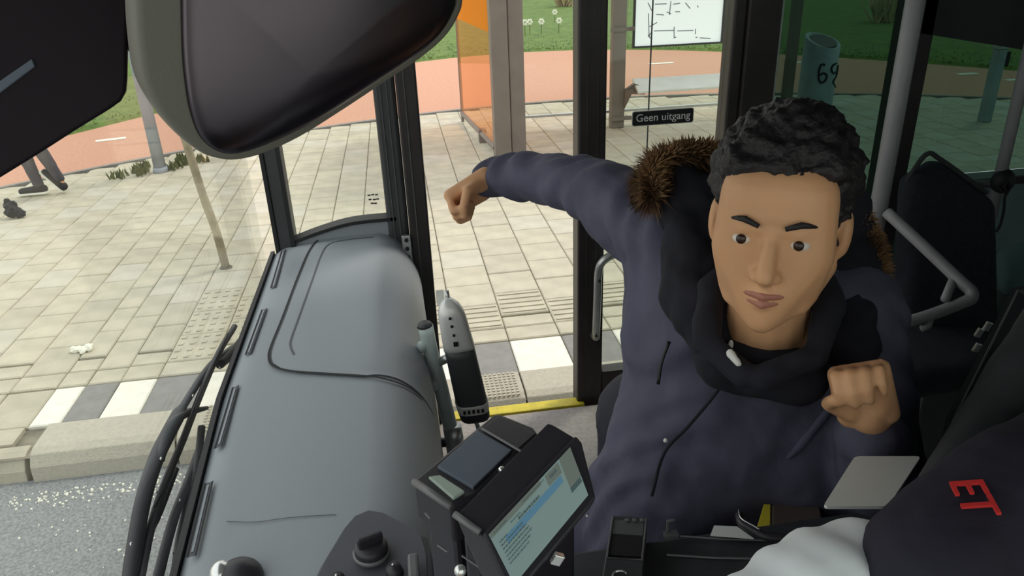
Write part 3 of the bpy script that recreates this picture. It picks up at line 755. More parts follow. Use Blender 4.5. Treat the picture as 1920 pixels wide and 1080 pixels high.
kn = obj('knob', ring, 'device', pod, True)
obj('knob_bezel', MB().tube([kc+Vector((0, 0, -.024)), kc+Vector((0, 0, -.018))], .029, 32), 'deviceedge', kn, True)
obj('knob_grip', MB().box(kc+Vector((0, 0, .004)), (.040, .010, .018), Matrix.Rotation(.35, 3, 'Z')), 'device', kn, bevel=.003)
for (px, py) in ((738, 1058), (632, 1078)):
    q = onz(px, py, 1.062); ob = obj('switch', MB().tube([q+Vector((0, 0, -.02)), q+Vector((0, -.006, .0))], [.014, .011], 20), 'device', pod, True)
    obj('indicator', MB().ell(q+Vector((-.001, -.002, .002)), (.0022, .0022, .0015), None, 8, 6), 'chrome', ob, True)
q = onz(775, 1065, 1.06); obj('rocker', MB().box(q, (.016, .05, .014)), 'deviceedge', pod, bevel=.004)
q = surf(443, 1090); dm = thing('gauge_dome', 'black and chrome round dome at the bottom edge of the dashboard', 'gauge', q)
obj('dome', MB().ell(q+Vector((.006, 0, .005)), (.036, .034, .030), None, 24, 12), 'device', dm, True)
obj('chrome_cap', MB().ell(q+Vector((-.020, .004, .012)), (.018, .022, .024), None, 20, 12), 'chrome', dm, True)

# wipers outside the windscreen -----------------------------------------
WX = -.56
def wp(pts, X=WX): return interp([onx(x, y, X) for x, y in pts], 5)
w1 = thing('windscreen_wiper', 'upper black wiper with bent arm outside the windscreen', 'wiper', onx(300, 900, WX), 'wipers on the windscreen')
w2 = thing('windscreen_wiper', 'lower black wiper close to the dashboard edge outside the windscreen', 'wiper', onx(320, 1000, WX), 'wipers on the windscreen')
obj('arm', MB().tube(wp([(436, 652), (396, 684), (352, 748), (312, 820), (290, 868), (268, 940), (252, 1030), (240, 1120)]), [.009]*12+[.016]*24, 8), 'wiper', w1, True)
obj('blade', MB().tube(wp([(440, 612), (410, 662), (375, 742), (345, 820), (310, 905), (284, 985), (262, 1090)], -.545), .009, 6), 'wiper', w1, True)
obj('blade_rubber', MB().tube(wp([(428, 625), (385, 715), (350, 800), (322, 880), (290, 950)], -.535), .003, 5), 'rubber', w1, True)
obj('hinge', MB().tube(wp([(452, 640), (430, 668), (412, 684)], -.54), .012, 8), 'rubber', w1, True)
obj('hinge', MB().tube(wp([(388, 765), (350, 775), (318, 800), (300, 862)], -.55), [.005, .006, .007, .008, .009, .010]+[.010]*10, 8), 'wiper', w1, True)
obj('blade', MB().tube(wp([(372, 850), (352, 905), (330, 960), (312, 1020), (292, 1100)], -.535), .011, 6), 'wiper', w2, True)
obj('arm', MB().tube(wp([(378, 800), (370, 870), (348, 960), (335, 1020), (326, 1100)], -.525), .009, 6), 'wiper', w2, True)
obj('blade_rubber', MB().tube(wp([(330, 880), (300, 960), (278, 1010), (262, 1100)], -.55), .007, 6), 'rubber', w2, True)
for i, (px, py) in enumerate(((412, 690), (362, 742), (302, 860), (338, 938), (324, 1038), (246, 1020), (293, 922), (371, 852))):
    q = onx(px, py, -.528); obj('rivet', MB().ell(q, (.0025, .0035, .0035), None, 8, 6), 'chrome', w1 if i in (0, 1, 2, 5, 6) else w2, True)

# ================================================================== FARE VALIDATOR and RAIL
VY = 1.72
rail = thing('grab_rail', 'pale green grey grab rail standing beside the dashboard', 'rail', ony(850, 840, VY))
A = [ony(*p, VY) for p in ((798, 611), (808, 660), (825, 720), (842, 790), (858, 860))]
bot = A[-1]+Vector((0.03, -.02, -.35))
obj('tube', MB().tube(interp(A+[bot], 4), .0195, 16), 'palerail', rail, True)
obj('top_cap', MB().tube([A[0]+Vector((-.002, 0, .0)), A[0]+Vector((-.003, 0, .008))], [.0205, .017], 20), 'framegrey', rail, True)
obj('foot_clamp', MB().tube([ony(848, 800, VY-.01), ony(856, 850, VY-.01)], .026, 16), 'steel', rail, True)
for (px, py) in ((791, 650), (815, 722)):
    q = ony(px, py, VY-.01); obj('knob', MB().ell(q, (.014, .014, .016), None, 14, 10), 'palerail', rail, True)
obj('wall_bracket', MB().tube([ony(800, 832, VY+.02), ony(852, 828, VY)], .014, 10), 'framegrey', rail, True)
val = thing('card_validator', 'long black fare card validator with a chrome top on a rail', 'validator', ony(865, 700, VY))
ax0, ax1 = ony(842, 568, VY-.03), ony(887, 765, VY-.03)
axd = (ax1-ax0); side = (ony(872, 600, VY-.03)-ony(820, 606, VY-.03)).normalized(); fwd = side.cross(axd).normalized()
if fwd.y > 0: fwd = -fwd
def body(t0, t1, w0, w1, dpt, n=16, steps=8, rnd=True):
    b = MB(); v = []; f = []
    for i in range(steps+1):
        t = t0+(t1-t0)*i/steps; c = ax0+axd*t; u = i/steps
        w = w0+(w1-w0)*u; e = 1.0
        if rnd == 'top': e = math.sqrt(max(.08, 1-(1-min(1, u/.35))**2))
        if rnd == 'bot': e = math.sqrt(max(.08, 1-max(0, (u-.6)/.4)**2))
        for k in range(n):
            a = 2*math.pi*k/n; ca, sa = math.cos(a), math.sin(a)
            x = math.copysign(abs(ca)**.6, ca)*w*e; y = math.copysign(abs(sa)**.7, sa)*dpt*e
            v.append(c+side*x+fwd*y)
    for i in range(steps):
        for k in range(n): k2 = (k+1) % n; f.append((i*n+k, i*n+k2, (i+1)*n+k2, (i+1)*n+k))
    f += [tuple(range(n))[::-1], tuple(steps*n+k for k in range(n))]
    return b.add(v, f)
obj('chrome_hood', body(-.04, .42, .032, .041, .030, rnd='top'), 'silver', val, True)
obj('casing', body(.40, .92, .039, .042, .034), 'casing', val, True)
obj('base_cap', body(.99, 1.12, .042, .040, .035, rnd='bot'), 'device', val, True)
obj('label_band', body(.92, 1.0, .044, .043, .0375), 'white', val, True)
lb = MB()
for k in range(5):
    c = ax0+axd*.957+fwd*.039+side*(-.024+.012*k); lb.box(c, (.007, .003, .010))
obj('label_print', lb, 'black', val)
hl = MB()
for k, t in enumerate((.09, .16, .24, .32)):
    c = ax0+axd*t+fwd*.031-side*.006; hl.box(c, (.006 if k < 3 else .012, .004, .006 if k < 3 else .012))
obj('hood_print', hl, 'black', val)
obj('stem', MB().tube([ony(889, 782, VY-.03), ony(896, 800, VY-.03), ony(905, 840, VY-.03)], .006, 8), 'steel', val, True)
obj('bracket', MB().tube([ax0+axd*.5-fwd*.01-side*.03, ony(822, 680, VY)], .012, 8), 'steel', val, True)
obj('antenna', MB().tube([ony(837, 545, VY-.02), ony(841, 566, VY-.02)], .006, 8), 'steel', val, True)
obj('antenna_plate', MB().span(ony(817, 546, VY), ony(834, 572, VY)+Vector((0, .006, 0))), 'white', val)

# ================================================================== TICKET MACHINE
DM = .75
tmn = thing('ticket_machine', 'black ticket machine with a blue grey card pad and small display', 'ticket machine', at(880, 980, DM))
O = at(845, 948, DM)
planeN = None
Pa, Pb, Pc = onz(774, 900, 1.40), onz(845, 948, 1.40), onz(1007, 812, 1.40)
zT = 1.40
def T(x, y, off=0.0): return onz(x, y, zT+off)
top = [T(*p) for p in ((774, 900), (845, 948), (893, 928), (1009, 812), (1000, 800), (938, 775), (925, 776))]
obj('casing', MB().prism(top, (0.0, 0.0, -.05)), 'device', tmn, bevel=.004, bseg=3)
lower = [T(*p) for p in ((792, 905), (850, 945), (1000, 815), (935, 785))]
obj('lower_casing', MB().prism([p+Vector((0, 0, -.045)) for p in lower], (.0, 0.0, -.32)), 'device', tmn, bevel=.006)
obj('card_pad', MB().prism([T(*p, .003) for p in ((820, 874), (895, 806), (960, 843), (887, 914))], (0, 0, -.004)), 'pad', tmn, bevel=.001)
obj('printer_lid', MB().prism([T(*p, .003) for p in ((905, 802), (936, 778), (1005, 813), (971, 843))], (0, 0, -.004)), 'device', tmn, bevel=.0015)
obj('lid_hinge', MB().tube([T(903, 803, .004), T(975, 845, .004), T(992, 857, .002)], .0016, 6), 'deviceedge', tmn)
obj('display', MB().prism([T(*p, .0035) for p in ((803, 893), (825, 890), (871, 920), (850, 933))], (0, 0, -.004)), 'lcd', tmn, bevel=.001)
obj('front_lip', MB().tube([T(776, 903, -.003), T(846, 950, -.003)], .0042, 8), 'deviceedge', tmn, True)
obj('edge_strip', MB().tube([T(895, 930, 0), T(1005, 816, 0)], .0020, 6), 'seam', tmn)
q = T(941, 880, .003); obj('lock', MB().ell(q, (.004, .004, .003), None, 10, 6), 'chrome', tmn, True)
for (a, c) in (((797, 962), (806, 972)), ((820, 1022), (838, 1034)), ((866, 1042), (914, 1074))):
    obj('case_slot', MB().tube([at(*a, .715), at(*c, .715)], .0012, 5), 'deviceedge', tmn)
q = at(863, 1070, .70); obj('screw_lock', MB().ell(q, (.006, .006, .006), None, 12, 8), 'chrome', tmn, True)

# driver's terminal with a slanted screen
trm = thing('driver_terminal', 'black driver terminal with a lit slanted screen of small text', 'computer', at(1000, 980, .7))
sA, sB, sC = at(903, 1003, .70), at(1078, 818, .78), at(1112, 925, .745)
nS = (sB-sA).cross(sC-sA).normalized()
if nS.dot(CAMP-sA) < 0: nS = -nS
def S(x, y, off=0.0): return onplane(x, y, sA+nS*off, nS)
hous = [S(*p) for p in ((903, 1003), (1078, 818), (1090, 832), (1116, 935), (1106, 952), (975, 1110), (955, 1120))]
tp_ = [S(903, 1003), S(1078, 818)]
zt_ = 1.36
bkA, bkB = at(851, 966, .715), at(1050, 806, .80)
depthv = bkA-sA
obj('screen_housing', MB().prism(hous, depthv*1.0), 'device', trm, bevel=.004, bseg=3)
obj('front_bezel', MB().prism([p+nS*.004 for p in hous], -nS*.008), 'device', trm, bevel=.003)
obj('housing_edge', MB().tube([sA+depthv*.98+nS*.0+Vector((0, 0, .002)), sA+depthv*.05+Vector((0, 0, .002))], .0035, 8), 'deviceedge', trm, True)
obj('pedestal', MB().prism([at(865, 1000, .73), at(905, 1020, .72), at(1080, 950, .80), at(1040, 900, .84)], (0, 0, -.45)), 'device', trm, bevel=.006)
scq = [(917, 1001), (1069, 838), (1103, 928), (965, 1095)]
obj('screen', MB().prism([S(*p, .006) for p in scq], -nS*.003), 'screen', trm)
scr = bpy.data.objects['screen']
def lerp2(u, v_):
    a, b_, c, d_ = [Vector((*p, 0)) for p in scq]; return (a.lerp(b_, u)).lerp(d_.lerp(c, u), v_)
def spatch(name, u0, u1, v0, v1, m, off=.0068):
    pp = [lerp2(u0, v0), lerp2(u1, v0), lerp2(u1, v1), lerp2(u0, v1)]
    return obj(name, MB().prism([S(p.x, p.y, off) for p in pp], -nS*.0005), m, scr)
spatch('header_band', .0, .62, .0, .10, 'screengrey')
spatch('blue_band', .12, .82, .26, .40, 'screenblue')
spatch('icon_tile', .68, .84, .03, .24, 'screengrey')
spatch('side_panel', .86, 1.0, .0, .60, 'screengrey')
spatch('blue_corner', .86, .99, .60, .70, 'ink')
b = MB()
def dash_line(u0, u1, v_, hgt=.022):
    u = u0
    while u < u1:
        l = random.uniform(.008, .03); pp = [lerp2(u, v_-hgt/2), lerp2(min(u1, u+l), v_-hgt/2), lerp2(min(u1, u+l), v_+hgt/2), lerp2(u, v_+hgt/2)]
        b.prism([S(p.x, p.y, .0075) for p in pp], -nS*.0004); u += l+.007
dash_line(.30, .56, .22, .045); dash_line(.22, .34, .16, .02); dash_line(.4, .66, .06, .02); dash_line(.04, .2, .06, .02); dash_line(.72, .80, .12, .06)
for i, (u1, v_) in enumerate(((.15, .26), (.32, .33), (.34, .40), (.36, .47), (.38, .54), (.34, .61), (.30, .68))): dash_line(.05, u1, v_, .026)
obj('screen_text', b, 'ink', scr)
q = at(1045, 1048, .70); obj('key_switch', MB().box(q, (.010, .006, .012), Matrix.Rotation(.5, 3, 'Y')), 'chrome', trm, bevel=.001)
q = at(1100, 967, .74); obj('status_light', MB().ell(q, (.0015, .0015, .0015), None, 8, 6), 'chrome', trm)

# ================================================================== DRIVER'S DOOR / COUNTER
ct = thing('cash_counter', 'dark counter of the driver cabin door with a thin metal edge', 'counter', (.4, .75, 1.0))
zc = 1.13
A, B = onz(1230, 1012, zc), onz(1600, 1016, zc)
obj('worktop', MB().span((A.x-.16, .58, zc-.03), (A.x+.42, A.y, zc)), 'seatgrey', ct, bevel=.006)
obj('front_panel', MB().span((A.x-.16, A.y-.05, .30), (A.x+.42, A.y-.01, zc-.03)), 'paneldark', ct)
obj('edge_strip', MB().tube([onz(1275, 1005, zc+.004), onz(1360, 1011, zc+.004), onz(1480, 1014, zc+.004)], .0014, 6), 'deviceedge', ct)
obj('ledge_line', MB().tube([onz(1250, 1040, zc+.002), onz(1340, 1046, zc+.002), onz(1440, 1048, zc+.002)], .0016, 6), 'deviceedge', ct)
# coin / card tray standing on the counter
ctl = thing('coin_tray', 'small dark coin changer with grey rim and a row of buttons', 'coin tray', onz(1175, 1020, 1.16))
zc2 = 1.165
K = lambda x, y, o=0: onz(x, y, zc2+o)
obj('body', MB().prism([K(1149, 966), K(1214, 970), K(1207, 1100), K(1125, 1100)], (0, 0, -.05)), 'framegrey', ctl, bevel=.002)
obj('upper_plate', MB().prism([K(*p, .002) for p in ((1152, 975), (1208, 977), (1205, 1004), (1147, 1000))], (0, 0, -.003)), 'panel', ctl)
obj('recess', MB().prism([K(*p, .002) for p in ((1146, 1003), (1205, 1007), (1203, 1044), (1139, 1040))], (0, 0, -.003)), 'seam', ctl)
obj('lower_plate', MB().prism([K(*p, .003) for p in ((1138, 1049), (1205, 1052), (1203, 1095), (1130, 1095))], (0, 0, -.003)), 'seatgrey', ctl)
obj('rim', MB().tube([K(1149, 968, .003), K(1138, 1046, .003), K(1204, 1050, .003), K(1212, 972, .003)], .0016, 6), 'deviceedge', ctl)
for k in range(3):
    q = K(1176+14*k, 975, .004); obj('button', MB().box(q, (.006, .005, .003)), 'deviceedge', ctl, bevel=.001)
q = K(1162, 1078, .005); obj('emblem_ring', MB().tube([q+Vector((.009*math.cos(a*.4), .007*math.sin(a*.4), 0)) for a in range(0, 10)], .0013, 6), 'chrome', ctl)
# small tap-like fitting
q = onz(1258, 1003, zc+.01)
fx = thing('metal_fitting', 'small metal clip fitting on the counter edge', 'clip', q)
obj('clip', MB().box(q, (.020, .010, .008)).box(q+Vector((-.004, .004, .012)), (.004, .004, .022)).box(q+Vector((0, .004, .022)), (.012, .004, .003)), 'deviceedge', fx, bevel=.0008)
# white form and tray
qf = [onz(*p, zc+.012) for p in ((1339, 985), (1382, 987), (1413, 1009), (1332, 1003))]
tag(obj('paper_slip', MB().prism(qf, (0, 0, -.002)), 'card', None), 'small pale paper slip lying by the curved dark handle', 'paper')
hb = thing('curved_handle', 'black curved handle strip with a bright edge on the counter', 'handle', onz(1430, 1000, zc+.03))
HB = interp([onz(x, y, zc+.03) for x, y in ((1386, 965), (1390, 980), (1410, 993), (1440, 1006), (1500, 1008), (1545, 1000))], 5)
obj('strip', MB().tube(HB, .006, 8), 'device', hb, True)
obj('bright_edge', MB().tube([p+Vector((0, .003, .006)) for p in HB[:14]], .0012, 6), 'chrome', hb, True)
yl = [onz(*p, 1.125) for p in ((1432, 945), (1445, 945), (1444, 1000), (1416, 1000))]
tag(obj('yellow_stand_in', MB().prism(yl, (0, 0, -.006)), 'yellow', None, bevel=.001), 'small yellow plate standing in for a yellow floor triangle beside the dark brown box near the curved handle', 'plate')  # plate stands in for the yellow triangle at floor level
bxx = [onz(*p, 1.125) for p in ((1447, 945), (1535, 938), (1548, 1004), (1447, 1002))]
tag(obj('floor_stand_in', MB().prism(bxx, (0, 0, -.08)), mat('box_brown', (.10, .078, .070), .7), None, bevel=.003), 'dark brown box standing in for visible floor beside the small yellow plate at the counter edge', 'box')  # box stands in for the patch of floor between coat and driver
# grey card panel
cq = [at(1543, 949, .83), at(1603, 855, .92), at(1727, 855, .92), at(1665, 949, .83)]
cn = (cq[1]-cq[0]).cross(cq[3]-cq[0]).normalized()
def rounded_quad(q, r=.12):
    out = []
    for i in range(4):
        a, p, c = q[i-1], q[i], q[(i+1) % 4]
        for t in (0, .25, .5, .75, 1):
            s_ = p+(a-p).normalized()*.008; e_ = p+(c-p).normalized()*.008
            out.append(s_.lerp(p, t).lerp(p.lerp(e_, t), t))
    return out
tag(obj('grey_plate', MB().prism(rounded_quad(cq), cn*.004 if cn.dot(CAMP-cq[0]) < 0 else -cn*.004), 'card', None), 'light grey slanted blank plate beside the driver', 'plate')

# ================================================================== INTERIOR MIRROR AND VISOR
mr = thing('interior_mirror', 'large rounded grey bus mirror with dark glass hanging near the camera', 'mirror', at(560, 100, .58))
mp_ = at(560, 100, .56); mn = Vector((.50, -.86, -.08)).normalized()
outl = [(250, -120), (252, 0), (257, 80), (268, 150), (295, 205), (335, 252), (375, 285), (405, 297), (440, 299), (490, 287), (560, 255), (640, 205), (720, 152), (790, 105), (835, 65), (860, 25), (868, -10), (872, -120)]
Q = interp([onplane(x, y, mp_, mn) for x, y in outl], 4)
cm = sum(Q, Vector())/len(Q)
def shell(rings, close=True):
    b = MB(); v = []; f = []; n = len(rings[0])
    for r in rings: v += r
    for i in range(len(rings)-1):
        for k in range(n): k2 = (k+1) % n; f.append((i*n+k, i*n+k2, (i+1)*n+k2, (i+1)*n+k))
    if close: f += [tuple(range(n))[::-1], tuple((len(rings)-1)*n+k for k in range(n))]
    return b.add(v, f)
bk = -mn
rings = [[cm+(p-cm)*s_+bk*t_ for p in Q] for s_, t_ in ((.955, -.004), (.985, -.003), (1.0, .004), (1.0, .014), (.97, .035), (.88, .055), (.6, .07))]
obj('housing', shell(rings), 'housing', mr, True)
ing = [(338, -110), (340, 0), (342, 90), (347, 150), (356, 205), (372, 250), (395, 276), (425, 288), (462, 284), (520, 262), (600, 222), (700, 158), (780, 104), (826, 62), (850, 22), (857, -10), (862, -110)]
mf = mp_+mn*.006
QI = interp([onplane(x, y, mf, mn) for x, y in ing], 4); ci = sum(QI, Vector())/len(QI)
rings = [[ci+(p-ci)*s_+mn*t_ for p in QI] for s_, t_ in ((1.0, -.004), (1.0, .000), (.97, .003), (.85, .007), (.6, .012), (.3, .015), (.02, .016))]
obj('mirror_glass', shell(rings), 'mirror', mr, True)
obj('stalk', MB().tube([cm+bk*.06, cm+bk*.06+Vector((-.02, .05, .35))], .012, 10), 'framegrey', mr, True)
vs_ = thing('sun_visor', 'dark glossy panel hanging at the upper left of the windscreen', 'visor', at(100, 100, .62))
vp = at(100, 120, .62); vn = Vector((.25, -.95, .12)).normalized()
vo = [(-140, -140), (243, -140), (241, 0), (238, 150), (236, 172), (226, 190), (205, 205), (140, 245), (70, 290), (0, 333), (-140, 420)]
VQ = [onplane(x, y, vp, vn) for x, y in vo]
obj('panel', MB().prism(VQ, -vn*.012), 'visor', vs_, bevel=.003, bseg=3)
obj('hinge', MB().prism([onplane(x, y, vp-vn*.004, vn) for x, y in ((234, 36), (260, 30), (260, 84), (236, 96))], -vn*.02), 'rubber', vs_)
obj('label', MB().prism([onplane(x, y, vp-vn*.002, vn) for x, y in ((240, -40), (260, -40), (257, 32), (239, 38))], -vn*.003), 'white', vs_)
obj('strap', MB().prism([onplane(x, y, vp+vn*.002, vn) for x, y in ((-20, 165), (60, 110), (66, 125), (-20, 190))], -vn*.003), 'pad', vs_, bevel=.001)

# ================================================================== REAR OF CABIN: poles, rail, seat
def pole_between(name, label, p, q, r, m='greyrail', ext=(0, 0)):
    p, q = Vector(p), Vector(q); t = thing(name, label, 'pole', (p.x, p.y, p.z))
    obj('tube', MB().tube([p, q], r, 18), m, t, True); return t
pa_ = ony(1655, 430, 2.0); X = (ony(1655, 430, 2.0).x+ony(1700, 0, 2.0).x)/2
t = pole_between('grab_pole', 'tall grey grab pole beside the dark seat back', (X, 2.0, .28), (X, 2.0, 2.42), .026)
obj('floor_flange', MB().tube([(X, 2.0, .28), (X, 2.0, .30)], .045, 18), 'steel', t, True)
q0, q1 = ony(1880, 322, 2.25), ony(1915, 130, 2.25)
t = pole_between('grab_pole', 'thinner grey grab pole at the right edge by the window', (q0.x, 2.25, .7), (q1.x, 2.25, 2.42), .020)
obj('clamp', MB().ell((q0.x, 2.24, q0.z-.03), (.04, .035, .045), None, 14, 10), 'rubber', t, True)
obj('support_arm', MB().tube([(q0.x, 2.24, q0.z-.04), ony(1825, 345, 2.35)], .014, 10), 'framegrey', t, True)
lp = thing('hanging_strap', 'black looped strap hanging from the clamp by the window', 'strap', ony(1888, 350, 2.1))
LP = [ony(1872, 352, 2.22)]+[ony(*p, 2.2) for p in ((1886, 362), (1883, 350), (1888, 341), (1893, 345), (1890, 358), (1884, 370), (1882, 395), (1876, 420), (1868, 435))]
obj('loop', MB().tube(interp(LP, 4), .005, 8), 'rubber', lp, True)
ms = thing('rail_barrier', 'angled grey tubular rail barrier in front of the dark seat', 'rail', at(1740, 560, 2.1))
RR = [at(1663, 398, 2.25), at(1740, 470, 2.15), at(1800, 527, 2.08), at(1820, 545, 2.06), at(1822, 558, 2.05), at(1808, 566, 2.05), at(1740, 592, 2.05), at(1650, 618, 2.05)]
obj('tube', MB().tube(interp(RR, 5), .0165, 14), 'greyrail', ms, True)
obj('strut', MB().tube([at(1789, 520, 2.1), at(1772, 562, 2.05)], .012, 10), 'greyrail', ms, True)
obj('strut', MB().tube([at(1684, 605, 2.05), at(1678, 650, 2.05)], .014, 10), 'palerail', ms, True)
obj('strut', MB().tube([at(1746, 592, 2.05), at(1740, 612, 2.05), at(1728, 616, 2.05)], .010, 10), 'greyrail', ms, True)
# seat
st = thing('passenger_seat', 'dark passenger seat with a tall back behind the rail', 'seat', (1.7, 1.95, .28))
def quadseat(pts, r=.045):
    return sculpt([[(p, r) for p in pts]], .014, 4, .004, 6)
BK = [at(1748, 325, 2.42), at(1835, 392, 2.46), at(1842, 600, 2.42), at(1700, 600, 2.36), at(1712, 345, 2.38)]
obj('backrest', quadseat(BK), 'seatfab', st, True)
obj('cushion', quadseat([at(1700, 640, 2.3), at(1835, 640, 2.4), at(1820, 700, 2.1), at(1690, 720, 2.05)], .05), 'seatfab', st, True)
obj('pedestal', MB().span((1.52, 1.75, .28), (1.80, 2.05, .62)), 'framegrey', st, bevel=.01)
obj('head_edge', MB().tube(interp([at(1700, 340, 2.36), at(1736, 290, 2.36), at(1765, 300, 2.38), at(1850, 362, 2.42)], 5), .008, 8), 'seatgrey', st, True)
s2 = thing('passenger_seat', 'pale teal seat shell at the right edge behind the dark seat', 'seat', (2.0, 1.8, .28))
obj('backrest', quadseat([at(1885, 480, 2.6), at(1925, 470, 2.6), at(1915, 540, 2.5), at(1890, 540, 2.5)], .03), 'teal', s2, True)
obj('cushion', quadseat([at(1868, 560, 2.55), at(1905, 545, 2.55), at(1900, 610, 2.4), at(1870, 620, 2.4)], .03), 'panel', s2, True)
obj('pedestal', MB().span((2.12, 1.75, .28), (2.3, 1.95, .5)), 'framegrey', s2, bevel=.01)

# driver's cabin partition edge and seat
pt = thing('cabin_partition', 'dark cabin partition panel with a thin bright edge', 'partition', at(1850, 700, 1.1))
a, c = at(1786, 792, .98), at(1908, 545, 1.28)
obj('panel', MB().prism([a, c, c+Vector((.9, 0, .1)), a+Vector((.9, 0, -.4)), a+Vector((-.0, 0, -.35))], (0, .012, 0)), 'paneldark', pt)
obj('edge_strip', MB().tube([a, c], .0016, 6), 'deviceedge', pt)
for (px, py) in ((1836, 624), (1832, 652), (1852, 612)):
    obj('hinge_fitting', MB().box(at(px, py, 1.1), (.010, .004, .014), Matrix.Rotation(.4, 3, 'Y')), 'chrome', pt, bevel=.001)
ds = thing('cab_seat', 'grey upholstered driver seat back rising behind the driver', 'seat', (.85, .6, .45))
SB_ = [at(1745, 935, .84), at(1830, 880, .86), at(1905, 700, .95), at(1975, 560, 1.02), at(1945, 600, 1.03), at(1840, 770, .92)]
obj('backrest', sculpt([[(p, .022) for p in SB_]+[(at(2040, 860, 1.02), .03), (at(1990, 960, .98), .03)]], .007, 5, .002, 12), 'seatgrey', ds, True)
obj('cushion', sculpt([[((.72, .32, .71), .05), ((.72, .60, .71), .05), ((1.02, .32, .70), .05), ((1.02, .6, .70), .05)]], .014, 4), 'seatgrey', ds, True)
obj('pedestal', MB().span((.74, .34, .28), (1.0, .58, .68)), 'device', ds, bevel=.01)

# ================================================================== PEOPLE
def head_prims(mt):
    P = [
        [((0, .015, .035), (.074, .092, .086))],
        [((.040, -.050, -.012), .030), ((-.040, -.050, -.012), .030), ((.034, -.03, -.066), .026), ((-.034, -.03, -.066), .026), ((0, -.062, -.094), .021), ((.03, -.05, .055), .035), ((-.03, -.05, .055), .035)],
        [((.055, .01, -.045), .02), ((.034, -.04, -.075), .02), ((0, -.05, -.09), .02), ((-.034, -.04, -.075), .02), ((-.055, .01, -.045), .02)],
        [((.036, -.074, .026), .011), ((0, -.082, .024), .010)], [((-.036, -.074, .026), .011), ((0, -.082, .024), .010)],
        [((0, -.084, .014), .008), ((0, -.104, -.026), .0105), ((.0, -.088, -.036), .009)],
        [((.011, -.092, -.032), .0075), ((-.011, -.092, -.032), .0075)],
        [((.020, -.077, .0175), .0045), ((.031, -.0845, .0200), .0045), ((.043, -.074, .0170), .0045)], [((-.020, -.077, .0175), .0045), ((-.031, -.0845, .0200), .0045), ((-.043, -.074, .0170), .0045)],
        [((.021, -.075, -.003), .005), ((.031, -.079, -.005), .005), ((.042, -.072, -.003), .005)], [((-.021, -.075, -.003), .005), ((-.031, -.079, -.005), .005), ((-.042, -.072, -.003), .005)],
        [((.020, -.076, -.056), .006), ((0, -.087, -.0545), .0075), ((-.020, -.076, -.056), .006)],
        [((.016, -.076, -.067), .006), ((0, -.085, -.0675), .0075), ((-.016, -.076, -.067), .006)],
        [((.077, .012, -.002), (.008, .018, .030)), ((.072, .006, -.02), (.007, .010, .014))],
        [((-.077, .012, -.002), (.008, .018, .030)), ((-.072, .006, -.02), (.007, .010, .014))],
        [((0, .02, -.06), .050), ((0, .045, -.17), .056)],
    ]
    return [(p, mt) for p in P]
def hand_prims(mt, s=1.0, curl=1.0, side=1):
    """wrist at the origin, +Z to the knuckles, palm to -Y, thumb on side*X"""
    P = [[((-.028, 0, .0), .018), ((.028, 0, .0), .018), ((-.032, 0, .085), .013), ((.032, 0, .088), .013)],
         [((.0, .0, -.04), .024), ((0, 0, .01), .024)]]
    P.append([((side*.022, -.012, .02), .017), ((side*.034, -.012, .045), .014)])
    P.append([((-side*.022, -.010, .02), .014), ((-side*.026, -.008, .06), .012)])
    for i in range(4):
        x = side*(.030-.020*i); L = (.040, .044, .041, .034)[i]; r = (.0092, .0095, .0090, .0080)[i]
        a = 0; p = Vector((x, 0, .088)); angs = (75*curl, 95*curl, 55*curl); ln = (L, L*.62, L*.5)
        for k in range(3):
            a += angs[k]; t = math.radians(a); q = p+Vector((0, -math.sin(t), math.cos(t)))*ln[k]
            P.append([(tuple(p), r*(1-.06*k)), (tuple(q), r*(.94-.06*k))]); p = q
    t0, t1, t2, t3 = (side*.030, -.012, .022), (side*.050, -.026, .050), (side*.040, -.046, .072), (side*.016, -.054, .082)
    if curl < .8: t1, t2, t3 = (side*.054, -.022, .052), (side*.060, -.034, .080), (side*.054, -.042, .100)
    P += [[(t0, .014), (t1, .0115)], [(t1, .0115), (t2, .010)], [(t2, .010), (t3, .0085)]]
    return [([((c[0]*s, c[1]*s, c[2]*s), (r*s if not isinstance(r, tuple) else r)) for c, r in p], mt) for p in P]
def face_parts(body, mt, prefix=''):
    for sx in (-1, 1):
        e = obj('eye', MB().ell(mt @ Vector((sx*.031, -.0755, .008)), (.0135, .0125, .0082), None, 16, 10), 'eyewhite', body, True)
        obj('iris', MB().ell(mt @ Vector((sx*.031-.001, -.0855, .0085)), (.0060, .0036, .0060), mt.to_3x3(), 12, 8), 'iris', e, True)
        b = MB().tube([mt @ Vector((sx*x, y, z)) for x, y, z in ((.014, -.092, .028), (.030, -.090, .034), (.048, -.076, .030))], [.003, .0042, .002], 8)
        obj('eyebrow', b, 'hair', body, True)
    obj('lips', sculpt([([((.020, -.079, -.057), .004), ((0, -.0905, -.0555), .0055), ((-.020, -.079, -.057), .004)], mt), ([((.017, -.078, -.066), .004), ((0, -.0885, -.067), .0055), ((-.017, -.078, -.066), .004)], mt)], .002, 2), 'lips', body, True)
def axes(o, z, y):  # matrix with given z dir and approx y dir
    z = Vector(z).normalized(); x = Vector(y).cross(z).normalized(); y = z.cross(x)
    return Matrix(((x.x, y.x, z.x, o[0]), (x.y, y.y, z.y, o[1]), (x.z, y.z, z.z, o[2]), (0, 0, 0, 1)))

